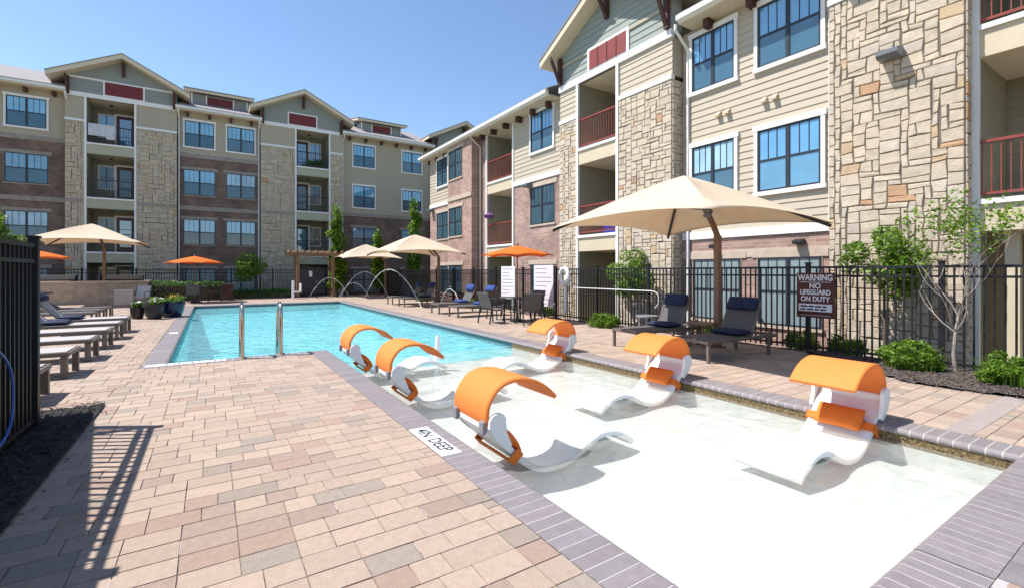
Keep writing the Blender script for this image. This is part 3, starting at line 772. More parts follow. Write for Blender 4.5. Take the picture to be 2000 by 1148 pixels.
# e) bay with recessed balconies
wallpanel(13.45, 17.15, 5.42, 8.1, 0, 'siding', True)
wallpanel(13.45, 17.15, -.45, 5.22, 0, 'brick')
band(13.45, 17.15, 5.22, 5.42, 0)
for z0 in (6.4, 3.42): window(rb, fac, 14.25, 15.9, z0, z0 + 1.55, .02 if z0 > 5 else 0, 'trim' if z0 > 5 else None, sill='cast', hi='glass_hi' if z0 > 5 else 'glass_dim', lo='glass_lo' if z0 > 5 else 'glass_dim')
window(rb, fac, 14.25, 15.9, .3, 1.8, 0, None, 'glass_dim', 'glass_dim', sill='cast')
wall_light(rb, fac, 15.9, 5.0, .0)
balcony_stack(rb, fac, 17.25, 19.5, [F2, F3], 8.05, 0, 1.75, 'beam', 'rail', 'trim', zbot=-.4)
eave(rb, fac, 13.9, 26.6, 8.1, 0)
# f) brick corner
wallpanel(19.6, 20.2, -.45, 8.1, 0, 'brick')
wallpanel(20.2, 22.9, -.45, 8.1, .5, 'brick')
band(20.19, 22.9, 5.22, 5.42, .5, 'cast')
wallpanel(22.9, 26.0, -.45, 5.22, .2, 'brick'); band(22.9, 26.02, 5.22, 5.42, .2); wallpanel(22.9, 26.0, 5.42, 8.1, .2, 'siding', True)
for z0 in (6.35, 3.35, .35):
    window(rb, fac, 21.2, 22.75, z0, z0 + 1.5, .5, None, 'glass_dim', 'glass_dim', sill='cast')
    window(rb, fac, 23.4, 25.0, z0, z0 + 1.5, .22 if z0 > 5 else .2, 'trim' if z0 > 5 else None, 'glass_dim', 'glass_dim', sill='cast')
wall_light(rb, fac, 25.6, 5.0, .2)
downpipe(rb, fac, 20.1, -.4, 8.15, 0, .55, 'cream')
# things on the balconies
m_ = MB(); m_.lathe([(.02, 0), (.2, .02), (.26, .14), (.12, .24), (.01, .28)], 14, c=(XR - .2, 19.0, 4.0)); m_.tube([(XR - .2, 19.0, 4.2), (XR - .2, 19.0, 5.2)], .008, 5)
tag(m_.build('hanging_basket', 'purple', smooth=True), 'violet flower basket hanging in the second floor balcony of the cream building', 'flower basket')
m_ = MB(); m_.box(XR - BO + .12, XR - BO + .5, 10.75, 11.3, F2 + .003, F2 + .62); m_.box(XR - BO + .10, XR - BO + .52, 10.72, 11.33, F2 + .62, F2 + .68)
tag(m_.build('storage_bin', 'royal', bevel=.02), 'royal blue storage bin behind the rust red rail above the stone base', 'storage bin')

# ------------------------------------------------------------------ far building
YL = 34.5
lb = empty('apartment_building', (3.0, YL, -.4), 'shaded four storey apartment building with brick, buff stone and twin gables beyond the pool', 'building')
fac = facL(YL); rng = random.Random(21)
EL = 11.15
b = FB(fac); fbox(b, -24, 30, -.45, 11.3, -11, -1.9); b.build('wall', 'olive', lb)
def wallpanel(s0, s1, z0, z1, o, m, lap=False, o0=-1.9):
    b = FB(fac); fbox(b, s0, s1, z0, z1, o0, o)
    if lap: laps(b, s0, s1, z0, z1, o)
    return b.build('wall', m, lb)
def stonepanel(s0, s1, z0, z1, o):
    b = FB(fac); fbox(b, s0, s1, z0, z1, -1.9, o, 1); stone_face(b, s0, s1, z0, z1, o, rng, .14, 0, 1, .02, .018, .45)
    return b.build('stone_wall', ['stone_far', 'mortar_far'], lb, recalc=False)
def band(s0, s1, z0, z1, o, m='trim'):
    b = FB(fac); fbox(b, s0, s1, z0, z1, o - .1, o + .05); return b.build('band', m, lb)
FL = [2.6, 5.6, 8.6]
ROWS = [.15, 3.15, 6.17, 9.12]
for s0, s1, wins, brick_top in ((-24, -6.62, ((-13.4, -11.7), (-9.0, -7.3)), 8.45), (-1.66, 2.66, ((-1.42, .25), (.78, 2.45)), 8.45), (7.86, 14.6, ((8.55, 10.25), (12.2, 13.9)), 5.5)):
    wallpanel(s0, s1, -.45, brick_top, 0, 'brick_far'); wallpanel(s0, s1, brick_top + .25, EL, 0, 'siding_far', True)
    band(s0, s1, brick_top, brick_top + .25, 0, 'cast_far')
    if brick_top > 8: band(s0, s1, 5.25, 5.5, -.01, 'cast_far')
    for a0, a1 in wins:
        for z0 in ROWS:
            up = z0 > brick_top
            window(lb, fac, a0, a1, z0, z0 + 1.55, .02 if up else 0, 'trim' if up else None, 'curtain' if z0 < 1 else rng.choice(('glass_far', 'glass_far', 'glass_far', 'blind_far', 'glass_mid')), rng.choice(('glass_farlo', 'glass_farlo', 'glass_lo', 'glass_dim')) if z0 > 1 else 'curtain')
    eave(lb, fac, s0 - .1, s1 + .1, EL, 0, brk='bracket')
for sc, half, rec, dfirst, sp, red, trimhi in ((-4.15, 2.45, (-5.72, -3.68), False, None, (-4.95, -3.28), True), (5.25, 2.55, (4.82, 6.88), True, None, (4.36, 6.05), False), (17.3, 2.6, (16.2, 18.2), True, None, (16.4, 18.1), False)):
    o = .4; a, c = sc - half, sc + half
    for s0, s1 in ((a, rec[0] - .1), (rec[1] + .1, c)):
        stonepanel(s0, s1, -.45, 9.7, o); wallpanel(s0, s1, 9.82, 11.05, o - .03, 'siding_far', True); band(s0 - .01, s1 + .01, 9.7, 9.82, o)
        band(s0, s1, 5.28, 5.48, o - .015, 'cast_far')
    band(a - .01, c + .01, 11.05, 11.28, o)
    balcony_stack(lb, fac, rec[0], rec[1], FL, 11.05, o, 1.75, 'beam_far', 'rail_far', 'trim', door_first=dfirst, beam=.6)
    gable(lb, fac, sc, half, 11.75, 13.35, o, .65, 'siding_greyfar', 6, .6, band=11.28)
    b = FB(fac)
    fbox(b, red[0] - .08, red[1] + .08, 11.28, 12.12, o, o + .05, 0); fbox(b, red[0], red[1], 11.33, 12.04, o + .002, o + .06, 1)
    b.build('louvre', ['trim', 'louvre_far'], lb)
    if trimhi: band(a + .1, red[0] - .08, 12.04, 12.13, o); band(red[1] + .08, c - .1, 12.04, 12.13, o)
for s in (-6.55, -1.62, 2.62, 7.88): downpipe(lb, fac, s, -.4, EL, .35 if False else .02, .55)
# shed dormers
for c in (.5, 11.0):
    b = FB(fac)
    fbox(b, c - 1.55, c + 1.55, 11.6, 12.75, -4.0, -1.0, 0)
    fbox(b, c - .75, c + .75, 11.95, 12.6, -1.1, -.96, 1)
    for s in (-1.55, -.78, .7, 1.47): fbox(b, c + s, c + s + .08, 11.85, 12.7, -1.1, -.95, 2)
    b.prism([(-.55, 12.7), (-.55, 12.85), (-4.5, 13.75), (-4.5, 13.6)], lambda q, z: (c - 1.9, z, q), lambda q, z: (c + 1.9, z, q), 3)
    b.prism([(-.5, 12.853), (-.5, 12.9), (-4.5, 13.8), (-4.5, 13.753)], lambda q, z: (c - 1.93, z, q), lambda q, z: (c + 1.93, z, q), 4)
    b.build('dormer', ['siding_greyfar', 'louvre_far', 'trim', 'cream', 'shingle'], lb)
b = FB(fac)
b.prism([(-4.2, 13.0), (-9.5, 13.9), (-15, 11.2), (-4.2, 11.2)], lambda q, z: (-24.2, z, q), lambda q, z: (30, z, q)); b.build('roof', 'shingle', lb)
m_ = MB(); foliage(m_, clumps_in((5.9, YL - .1, 8.6 + .35), (.75, .22, .38), 14, random.Random(3), .45), 900, .12, random.Random(4)); m_.box(5.2, 6.6, YL - .25, YL + .02, 8.603, 8.78, 1)
tag(m_.build('balcony_planter', ['leaf_dark', 'potdark'], recalc=False), 'dark trough of leafy plants on the top balcony of the second gable', 'planter')
m_ = MB(); m_.box(-5.66, -4.5, YL - .47, YL - .42, 9.0, 9.66); m_.box(-4.9, -4.52, YL - .485, YL - .41, 8.85, 9.25)
tag(m_.build('blanket', 'cloth', bevel=.015), 'pale grey blanket hung over the top balcony rail of the shaded building', 'blanket')
# ------------------------------------------------------------------ fences
def fence(p0, p1, z, h, label, span=2.0, name='fence', gap=.105, posts=(True, True), rail_m='black', sect=None):
    root = empty(name, (p0[0], p0[1], z), label, 'fence')
    P0 = Vector((p0[0], p0[1], 0)); P1 = Vector((p1[0], p1[1], 0)); L_ = (P1 - P0).length; d = (P1 - P0) / L_
    k = max(1, round(L_ / span))
    for i in range(k + 1):
        if (i == 0 and not posts[0]) or (i == k and not posts[1]): continue
        c = P0 + d * L_ * i / k; b = MB()
        b.box(c.x - .035, c.x + .035, c.y - .035, c.y + .035, z - .1, z + h + .05); b.box(c.x - .045, c.x + .045, c.y - .045, c.y + .045, z + h + .05, z + h + .075)
        b.build('post', rail_m, root)
    for i in range(k):
        a = P0 + d * (L_ * i / k + .035); e = P0 + d * (L_ * (i + 1) / k - .035); b = MB(); Z = Vector((0, 0, 1))
        for zz, t in ((h - .02, .04), (h - .17, .035), (.12, .035)): b.bar(a + Z * (z + zz), e + Z * (z + zz), .035, t)
        n = int((e - a).length / gap)
        for q in range(1, n):
            c = a + (e - a) * q / n; b.bar(c + Z * (z + .05), c + Z * (z + h - .03), .023, .023, up=tuple(d))
        b.build('panel', rail_m, root)
    return root
fence((-1.43, 1.0), (-1.43, 6.26), -.03, 1.80, 'tall black picket fence at the left edge, nearest the camera, throwing a barred shadow', 2.63)
fence((-1.43, 6.26), (-4.2, 6.26), -.03, 1.80, 'short black fence return behind the near left fence, seen between its bars', 2.7, posts=(False, True))
fence((9.4, -1.377), (9.4, 30.9), 0, 1.60, 'long black picket fence along the right deck in front of the sunlit building', 1.9)
fence((-13.8, 30.9), (9.4, 30.9), 0, 1.62, 'black picket fence across the far end of the pool before the shaded building', 2.1, posts=(True, False), gap=.11)

# gate screen in the far fence
g = empty('gate', (5.2, 30.75, 0), 'dark mesh pool gate under the pergola in the far fence', 'gate')
b = MB(); 
for x in (4.4, 6.05): b.box(x - .05, x + .05, 30.72, 30.82, 0, 1.75)
b.box(4.45, 6.0, 30.74, 30.80, 1.65, 1.72); b.box(4.45, 6.0, 30.74, 30.80, .08, .15); b.build('gate_frame', 'black', g)
b = MB(); b.box(4.45, 6.0, 30.76, 30.78, .15, 1.65); b.build('mesh_panel', 'dark', g)
b = MB(); b.box(5.05, 5.23, 30.715, 30.735, 1.2, 1.55)
tag(b.build('gate_notice', 'tile'), 'small white notice on the dark gate under the pergola', 'notice')

# made-up shed, added unseen left of the frame to shade mulch and deck edge
sh = empty('shade_caster_shed', (-3.4, 4.4, 0), 'unseen pale gabled block added behind the near left fence to cast edge shade', 'shed')
b = MB(); b.box(-4.9, -2.35, -2.5, 6.0, -.4, 1.9); b.build('wall', 'cast', sh)
b = MB()
b.prism([(7.03, 1.68), (3.0, 2.88), (-1.0, 1.68), (-1.0, 1.56), (3.0, 2.76), (7.03, 1.56)], lambda y, z: (-1.93, y, z), lambda y, z: (-5.2, y, z)); b.build('roof', 'shingle', sh)
b = MB(); b.prism([(5.9, 1.9), (3.0, 2.74), (.2, 1.9)], lambda y, z: (-2.36, y, z), lambda y, z: (-2.5, y, z)); b.build('gable_wall', 'cast', sh)
b = MB(); b.box(-2.3, -2.0, -.5, 6.5, 0, 1.72); b.build('shade_screen', 'timber', sh)

# hose on the near fence
b = MB()
pts = smoothpath([(-1.395, 4.6, .98), (-1.385, 5.1, .92), (-1.38, 5.42, .72), (-1.38, 5.5, .45), (-1.38, 5.4, .22), (-1.385, 5.05, .12), (-1.395, 4.5, .10)], 6)
b.tube(pts, .011, 8)
tag(b.build('garden_hose', 'hose', smooth=True), 'blue hose looped against the near left fence', 'hose')

# ------------------------------------------------------------------ in-pool loungers
def make_lounger():
    r = empty('pool_lounger', (0, 0, 0), 'x', 'pool lounger', 'white in-water loungers with orange shades')
    prof = smoothpath([(0, 0, .56), (.10, 0, .445), (.27, 0, .275), (.42, 0, .15), (.58, 0, .085), (.78, 0, .085), (.96, 0, .14), (1.12, 0, .22), (1.26, 0, .262), (1.40, 0, .255), (1.52, 0, .215), (1.63, 0, .155), (1.69, 0, .11)], 4)
    b = MB(); W2 = .295; th = .045; n = len(prof)
    cols = [(-W2, 0), (-W2 + .012, .012), (-W2 + .05, .004), (-.10, -.018), (.10, -.018), (W2 - .05, .004), (W2 - .012, .012), (W2, 0)]
    nor = []
    for i in range(n):
        t = (prof[min(i + 1, n - 1)] - prof[max(i - 1, 0)]).normalized(); nor.append(Vector((-t.z, 0, t.x)))
        if nor[-1].z < 0: nor[-1] = -nor[-1]
    vs = []; fs = []; c = len(cols)
    for i in range(n):
        dish = min(1, i / 5)
        for y, dz in cols:
            vs.append(tuple(prof[i] + nor[i] * dz * 1.0 + Vector((0, y, 0))))
    for i in range(n):
        for y, dz in cols: vs.append(tuple(prof[i] - nor[i] * (th + (0.0 if abs(y) < W2 - .001 else -.006)) + Vector((0, y * .99, 0))))
    K = n * c
    for i in range(n - 1):
        for j in range(c - 1):
            a = i * c + j; fs.append((a, a + 1, a + c + 1, a + c)); fs.append((K + a, K + a + c, K + a + c + 1, K + a + 1))
        fs.append((i * c, i * c + c, K + i * c + c, K + i * c)); a = i * c + c - 1; fs.append((a, K + a, K + a + c, a + c))
    for j in range(c - 1): fs.append((j, K + j, K + j + 1, j + 1)); a = (n - 1) * c + j; fs.append((a, a + 1, K + a + 1, K + a))
    b.faces(vs, fs); b.build('shell', 'white', r, smooth=True)
    # crossbar along the top of the back
    b = MB(); b.box(-.035, .03, -.292, .292, .50, .585); b.build('head_bar', 'white', r, bevel=.02)
    # canopy hubs: rounded plates either side
    for sg in (-1, 1):
        b = MB(); y0, y1 = (sg * .297, sg * .335)
        poly = []
        for k in range(11):
            a = R(-10 + 200 * k / 10); poly.append((.05 + .08 * math.cos(a), .595 + .07 * math.sin(a)))
        poly += [(-.035, .545), (.03, .44), (.13, .345), (.19, .375), (.14, .49)]
        b.prism(poly, lambda x, z: (x, y0, z), lambda x, z: (x, y1, z)); b.build('hub', 'white', r, bevel=.008)
    # curved canopy
    path = smoothpath([(-.015, 0, .56), (-.03, 0, .64), (-.008, 0, .745), (.08, 0, .855), (.22, 0, .905), (.40, 0, .885), (.55, 0, .815), (.68, 0, .705)], 5)
    b = MB(); n = len(path); vs = []; fs = []; ys = [-.30, -.288, .288, .30]
    for i in range(n):
        t = (path[min(i + 1, n - 1)] - path[max(i - 1, 0)]).normalized(); nn = Vector((-t.z, 0, t.x)); nn = -nn if nn.dot(Vector((-.25, 0, 1)) ) < 0 and i > 8 else nn
        h = .019
        for sgn in (1, -1):
            for y in ys: vs.append(tuple(path[i] + nn * h * sgn * (.4 if abs(y) > .295 else 1) + Vector((0, y, 0))))
    for i in range(n - 1):
        a = i * 8; q = a + 8
        loop = [0, 1, 2, 3, 7, 6, 5, 4]
        for k in range(8): x, y = loop[k], loop[(k + 1) % 8]; fs.append((a + x, a + y, q + y, q + x))
    fs.append((0, 1, 2, 3, 7, 6, 5, 4)); a = (n - 1) * 8; fs.append((a + 4, a + 5, a + 6, a + 7, a + 3, a + 2, a + 1, a))
    b.faces(vs, fs); b.build('canopy', 'orange', r, smooth=True)
    # grey brackets behind the canopy foot
    for y in (-.29, .21):
        b = MB(); b.box(-.07, -.036, y, y + .08, .49, .60); b.build('clamp', 'grey', r, bevel=.012)
    # pillow on the backrest with its strap
    b = MB(); ny_, nt = 12, 16; vs = []; fs = []
    cx, cz = .285, .345; tx, tz = .55, -.66; L_ = math.hypot(tx, tz); tx /= L_; tz /= L_; nxx, nzz = -tz, tx
    for i in range(ny_ + 1):
        y = -.205 + .41 * i / ny_; e = abs(2 * i / ny_ - 1); k = (1 - e ** 4) ** .5 if e < 1 else 0; k = max(k, .35); w_ = .115 * (1 + .06 * e ** 3)
        for j in range(nt):
            a = 2 * math.pi * j / nt; u = math.copysign(abs(math.cos(a)) ** .7, math.cos(a)) * w_; v = math.copysign(abs(math.sin(a)) ** .9, math.sin(a)) * .058 * k
            vs.append((cx + tx * u + nxx * v, y, cz + tz * u + nzz * v))
    for i in range(ny_):
        for j in range(nt): fs.append((i * nt + j, i * nt + (j + 1) % nt, (i + 1) * nt + (j + 1) % nt, (i + 1) * nt + j))
    fs.append(tuple(range(nt))); fs.append(tuple(ny_ * nt + j for j in range(nt - 1, -1, -1)))
    b.faces(vs, fs); b.build('pillow', 'orange_cush', r, smooth=True)
    b = MB(); hw = .042; A = (.262, .278)
    def rect(o_, y0, y1):
        c_ = Vector((A[0] + nxx * o_, 0, A[1] + nzz * o_)); t_ = Vector((tx, 0, tz)) * hw
        return [tuple(c_ - t_ + Vector((0, y0, 0))), tuple(c_ + t_ + Vector((0, y0, 0))), tuple(c_ + t_ + Vector((0, y1, 0))), tuple(c_ - t_ + Vector((0, y1, 0)))]
    for o0, o1, y0, y1 in ((.028, .036, -.312, -.18), (.028, .036, .18, .312), (-.085, -.075, -.31, .31)):
        q0 = rect(o0, y0, y1); q1 = rect(o1, y0, y1); b.faces(q0 + q1, [(0, 1, 2, 3), (4, 7, 6, 5), (0, 4, 5, 1), (1, 5, 6, 2), (2, 6, 7, 3), (3, 7, 4, 0)])
    for y0, y1 in ((-.313, -.303), (.303, .313)):
        q0 = rect(-.085, y0, y1); q1 = rect(.036, y0, y1); b.faces(q0 + q1, [(0, 1, 2, 3), (4, 7, 6, 5), (0, 4, 5, 1), (1, 5, 6, 2), (2, 6, 7, 3), (3, 7, 4, 0)])
    b.build('strap', 'orange_cush', r)
    return r
pl = make_lounger(); pl.location = (1.94, 3.62, SD); pl['label'] = 'largest orange shaded white lounger, beside the lettered depth tile'
for loc, rz, lab in (((1.90, 5.95, SD), 0, 'white lounger with backrest to the brick deck, between the largest one and the corner one'),
                     ((1.90, 7.98, SD), 0, 'white lounger with orange shade at the shelf corner nearest the steel handrails'),
                     ((5.76, 2.22, SD), math.pi, 'white lounger with orange pillow at the right, closest to the bark bed and bare tree'),
                     ((5.70, 4.50, SD), math.pi, 'orange shaded white lounger directly before the two charcoal deck loungers with navy pillows'),
                     ((5.76, 7.05, SD), math.pi, 'orange shaded white lounger closest to the patio table with orange parasol')):
    dup(pl, loc, rz, lab)

# white bubbler column on the shelf
b = MB(); b.lathe([(.075, 0), (.06, .1), (.045, .3), (.04, .42), (.015, .46)], 12, c=(3.55, 8.05, WZ))
for k in range(26):
    a = rng.uniform(0, 6.28); q = rng.uniform(.05, .2); s = rng.uniform(.008, .02); c = (3.55 + q * math.cos(a), 8.05 + q * math.sin(a), WZ + rng.uniform(0, .08))
    b.lathe([(.001, -s), (s, 0), (.001, s)], 6, c=c)
tag(b.build('bubbler_jet', 'foam', smooth=True), 'short white bubbler jet standing up from the shelf water', 'water jet')

# arcing deck jets
def arc(p0, p1, top, lab, r=.014, drops=8):
    b = MB(); A = Vector(p0); B = Vector(p1); n = 22; pts = []
    for i in range(n + 1):
        t = i / n; p = A.lerp(B, t); p.z = A.z + (B.z - A.z) * t + 4 * top * t * (1 - t); p.x += rng.gauss(0, .008); p.z += rng.gauss(0, .006); pts.append(p)
    b.tube(pts, [r * (.6 + .5 * rng.random()) for _ in pts], 6)
    for _ in range(drops):
        q = rng.choice(pts) + Vector((rng.gauss(0, .06), rng.gauss(0, .06), rng.gauss(0, .06))); s = rng.uniform(.012, .026)
        if q.z > s: b.lathe([(.001, -s), (s, 0), (.001, s)], 6, c=tuple(q))
    return tag(b.build('water_arc', 'foam', smooth=True), lab, 'water jet', 'arcing water jets beside the far pool end')
arc((4.9, 29.6, .0), (7.0, 29.0, 0), 1.15, 'leftmost water arc, rising in front of the pergola post')
arc((6.5, 29.3, .0), (7.8, 27.5, 0), .85, 'low thin water arc between the pergola and the far cream shade')
arc((6.5, 28.9, .0), (8.9, 27.3, 0), 1.5, 'tall water arc landing beside the post of the smaller far cream shade')
arc((7.5, 27.3, .0), (7.4, 18.4, 0), 1.62, 'longest water arc, falling in front of the dark deck loungers', .016, 14)
arc((8.1, 18.2, .0), (8.3, 16.5, 0), .8, 'smallest water arc beside the blue cushioned deck loungers', .012, 5)

# steel handrails
def handrail(x, y, lab):
    r = empty('handrail', (x, y, 0), lab, 'handrail', 'steel pool handrails')
    b = MB(); pts = smoothpath([(x, y, .0), (x, y, .70), (x, y + .06, .86), (x, y + .2, .93), (x, y + .36, .86), (x, y + .46, .62), (x, y + .55, .2), (x, y + .66, -.5)], 6)
    b.tube(pts, .030, 12); b.build('rail', 'steel', r, smooth=True)
    b = MB(); b.lathe([(.02, .035), (.055, .03), (.075, .012), (.075, .003)], 18, c=(x, y, 0)); b.build('escutcheon', 'bronze', r, smooth=True)
handrail(.46, 9.33, 'steel handrail at the pool edge, the left one, nearer the marker tile')
handrail(1.07, 9.38, 'steel handrail at the pool edge, the right one, nearer the orange loungers')

# ------------------------------------------------------------------ deck chaises
def make_chaise(kind, ang, pillow=None, pad=None, frame='taupe', sling='sling', leg=.05):
    r = empty('deck_lounger', (0, 0, 0), 'x', 'deck lounger')
    H = .37; W2 = .33; hinge = 1.25
    b = MB()
    for y in (-W2, W2): b.box(0, 1.98, y - .022, y + .022, H - .06, H)
    for x in (.0, .95, 1.94): b.box(x, x + .04, -W2 + .022, W2 - .022, H - .055, H - .005)
    b.build('frame', frame, r, bevel=.006)
    for x in (.02, 1.70):
        for y in (-W2, W2):
            b = MB(); b.box(x, x + leg, y - leg * .5, y + leg * .5, 0, H - .06); b.build('leg', frame, r, bevel=.005)
    b = MB(); b.box(.045, hinge, -W2 + .024, W2 - .024, H - .004, H + .006); b.build('sling_seat', sling, r)
    ca, sa = math.cos(ang), math.sin(ang); L_ = .66 if ang > R(55) else .76
    def bk(u, y, o): return (hinge + u * ca - o * sa, y, H + .012 + u * sa + o * ca)
    b = MB()
    n = 6; vs = []
    for i in range(n + 1):
        u = L_ * i / n; c_ = .03 * (i / n) ** 2
        for o_ in (-.008 + c_, .008 + c_): vs += [bk(u, -W2 + .03, o_), bk(u, W2 - .03, o_)]
    fs = []
    for i in range(n): a = 4 * i; fs += [(a, a + 1, a + 5, a + 4), (a + 2, a + 6, a + 7, a + 3), (a, a + 4, a + 6, a + 2), (a + 1, a + 3, a + 7, a + 5)]
    fs += [(0, 2, 3, 1), (4 * n, 4 * n + 1, 4 * n + 3, 4 * n + 2)]
    b.faces(vs, fs); bko = b.build('backrest', sling, r)
    b = MB()
    for y in (-W2 + .02, W2 - .02): b.bar(bk(0, y, -.004), bk(L_, y, .028), .028)
    b.bar(bk(L_ - .01, -W2 + .02, .02), bk(L_ - .01, W2 - .02, .02), .03); b.bar(bk(.02, -W2 + .02, -.02), bk(.02, W2 - .02, -.02), .02)
    if ang > .1: 
        for y in (-W2 + .05, W2 - .05): b.bar(bk(.45, y, 0), (hinge + .62, y, H - .02), .02)
    b.build('back_frame', frame, bko)
    def cushion(c, ax, wid, ln, th, m, name):
        b = MB(); t, nrm = ax; t = Vector(t); nrm = Vector(nrm); N1, N2 = 10, 14; vs = []; fs = []
        for i in range(N1 + 1):
            y = -wid / 2 + wid * i / N1; e = abs(2 * i / N1 - 1); k = max(.3, (1 - e ** 5) ** .5 if e < 1 else 0)
            for j in range(N2):
                a = 6.28318 * j / N2; u = math.copysign(abs(math.cos(a)) ** .65, math.cos(a)) * ln / 2; v = math.copysign(abs(math.sin(a)) ** .8, math.sin(a)) * th / 2 * k
                vs.append(tuple(Vector(c) + t * u + nrm * v + Vector((0, y, 0))))
        for i in range(N1):
            for j in range(N2): fs.append((i * N2 + j, i * N2 + (j + 1) % N2, (i + 1) * N2 + (j + 1) % N2, (i + 1) * N2 + j))
        fs.append(tuple(range(N2))); fs.append(tuple(N1 * N2 + j for j in range(N2 - 1, -1, -1)))
        b.faces(vs, fs); b.build(name, m, r, smooth=True)
    if pillow: cushion(bk(L_ - .10, 0, .085), ((ca, 0, sa), (-sa, 0, ca)), .56, .25, .15, pillow, 'head_pillow')
    if pad: cushion((hinge - .17, 0, H + .055), ((1, 0, 0), (0, 0, 1)), .58, .40, .11, pad, 'seat_cushion')
    return r
# right deck, under the big shade
GA = 'dark deck loungers along the right fence'
ca_ = make_chaise('a', R(63), 'navy', 'navy'); ca_.location = (6.82, 6.50, 0); ca_.rotation_euler = (0, 0, R(-4)); tag(ca_, 'charcoal deck lounger with navy pillow on the far side of the big shade post', group=GA)
dup(ca_, (6.85, 5.02, 0), R(-3), 'charcoal deck lounger with navy pillow closest to the maroon sign')
D1 = make_chaise('d', R(60), 'blue', 'blue', 'taupe', 'sling'); D1.location = (6.75, 15.6, 0); tag(D1, 'grey deck lounger with blue pillow, farther one of the pair left of the patio table', group=GA)
dup(D1, (6.75, 14.1, 0), None, 'grey deck lounger with blue pillow, closer to the round patio table')
dup(ca_, (6.9, 21.1, 0), 0, 'dark deck lounger by the tall cream shade, farther of its pair')
dup(ca_, (6.9, 19.55, 0), 0, 'dark deck lounger by the tall cream shade, crossed by the long water arc')
# left deck row
GB = 'pale deck loungers in the row on the left deck'
cl = make_chaise('l', 0.0, None, None, 'taupe', 'sling_light', .075); cl.location = (-1.66, 7.62, 0); cl.rotation_euler = (0, 0, math.pi); tag(cl, 'pale deck lounger nearest the camera, mostly hidden by the black fence', group=GB)
for y, lab in ((9.28, 'pale flat deck lounger, second from the camera in the left row'), (10.78, 'pale flat deck lounger, third from the camera in the left row'), (12.25, 'pale flat deck lounger, fourth from the camera in the left row')):
    dup(cl, (-1.68, y, 0), math.pi, lab)
cn = make_chaise('n', R(48), 'navy', 'navy', 'taupe', 'sling_light', .065); cn.location = (-1.72, 15.15, 0); cn.rotation_euler = (0, 0, math.pi); tag(cn, 'pale deck lounger with raised back and navy cushions, farthest of the left row', group=GB)
dup(cn, (-1.70, 13.75, 0), math.pi, 'pale deck lounger with navy cushion lying low, next before the last in the left row')
cf = make_chaise('f', R(28), None, None, 'taupe', 'sling'); cf.location = (-2.75, 17.6, 0); cf.rotation_euler = (0, 0, math.pi); tag(cf, 'grey deck lounger behind the navy cushioned ones, first of three', group=GB)
dup(cf, (-2.75, 18.7, 0), math.pi, 'grey deck lounger behind the navy cushioned ones, middle of three')
dup(cf, (-2.75, 19.8, 0), math.pi, 'grey deck lounger nearest the low stone wall, last of three')

# side tables
def side_table(loc, r_, h, m, lab):
    t = empty('side_table', loc, lab, 'side table')
    b = MB(); b.lathe([(.001, h - .03), (r_, h - .03), (r_, h), (.001, h)], 24, c=loc); b.build('table_top', m, t)
    for k in range(4):
        a = R(45 + 90 * k); b = MB(); b.bar((loc[0] + .55 * r_ * math.cos(a), loc[1] + .55 * r_ * math.sin(a), h - .03), (loc[0] + .8 * r_ * math.cos(a), loc[1] + .8 * r_ * math.sin(a), 0), .03); b.build('leg', m, t)
side_table((8.45, 7.35, 0), .25, .50, 'grey', 'round grey side table beside the farther charcoal lounger')
side_table((8.35, 5.85, 0), .28, .48, 'bronze', 'round brown side table between the two charcoal loungers')

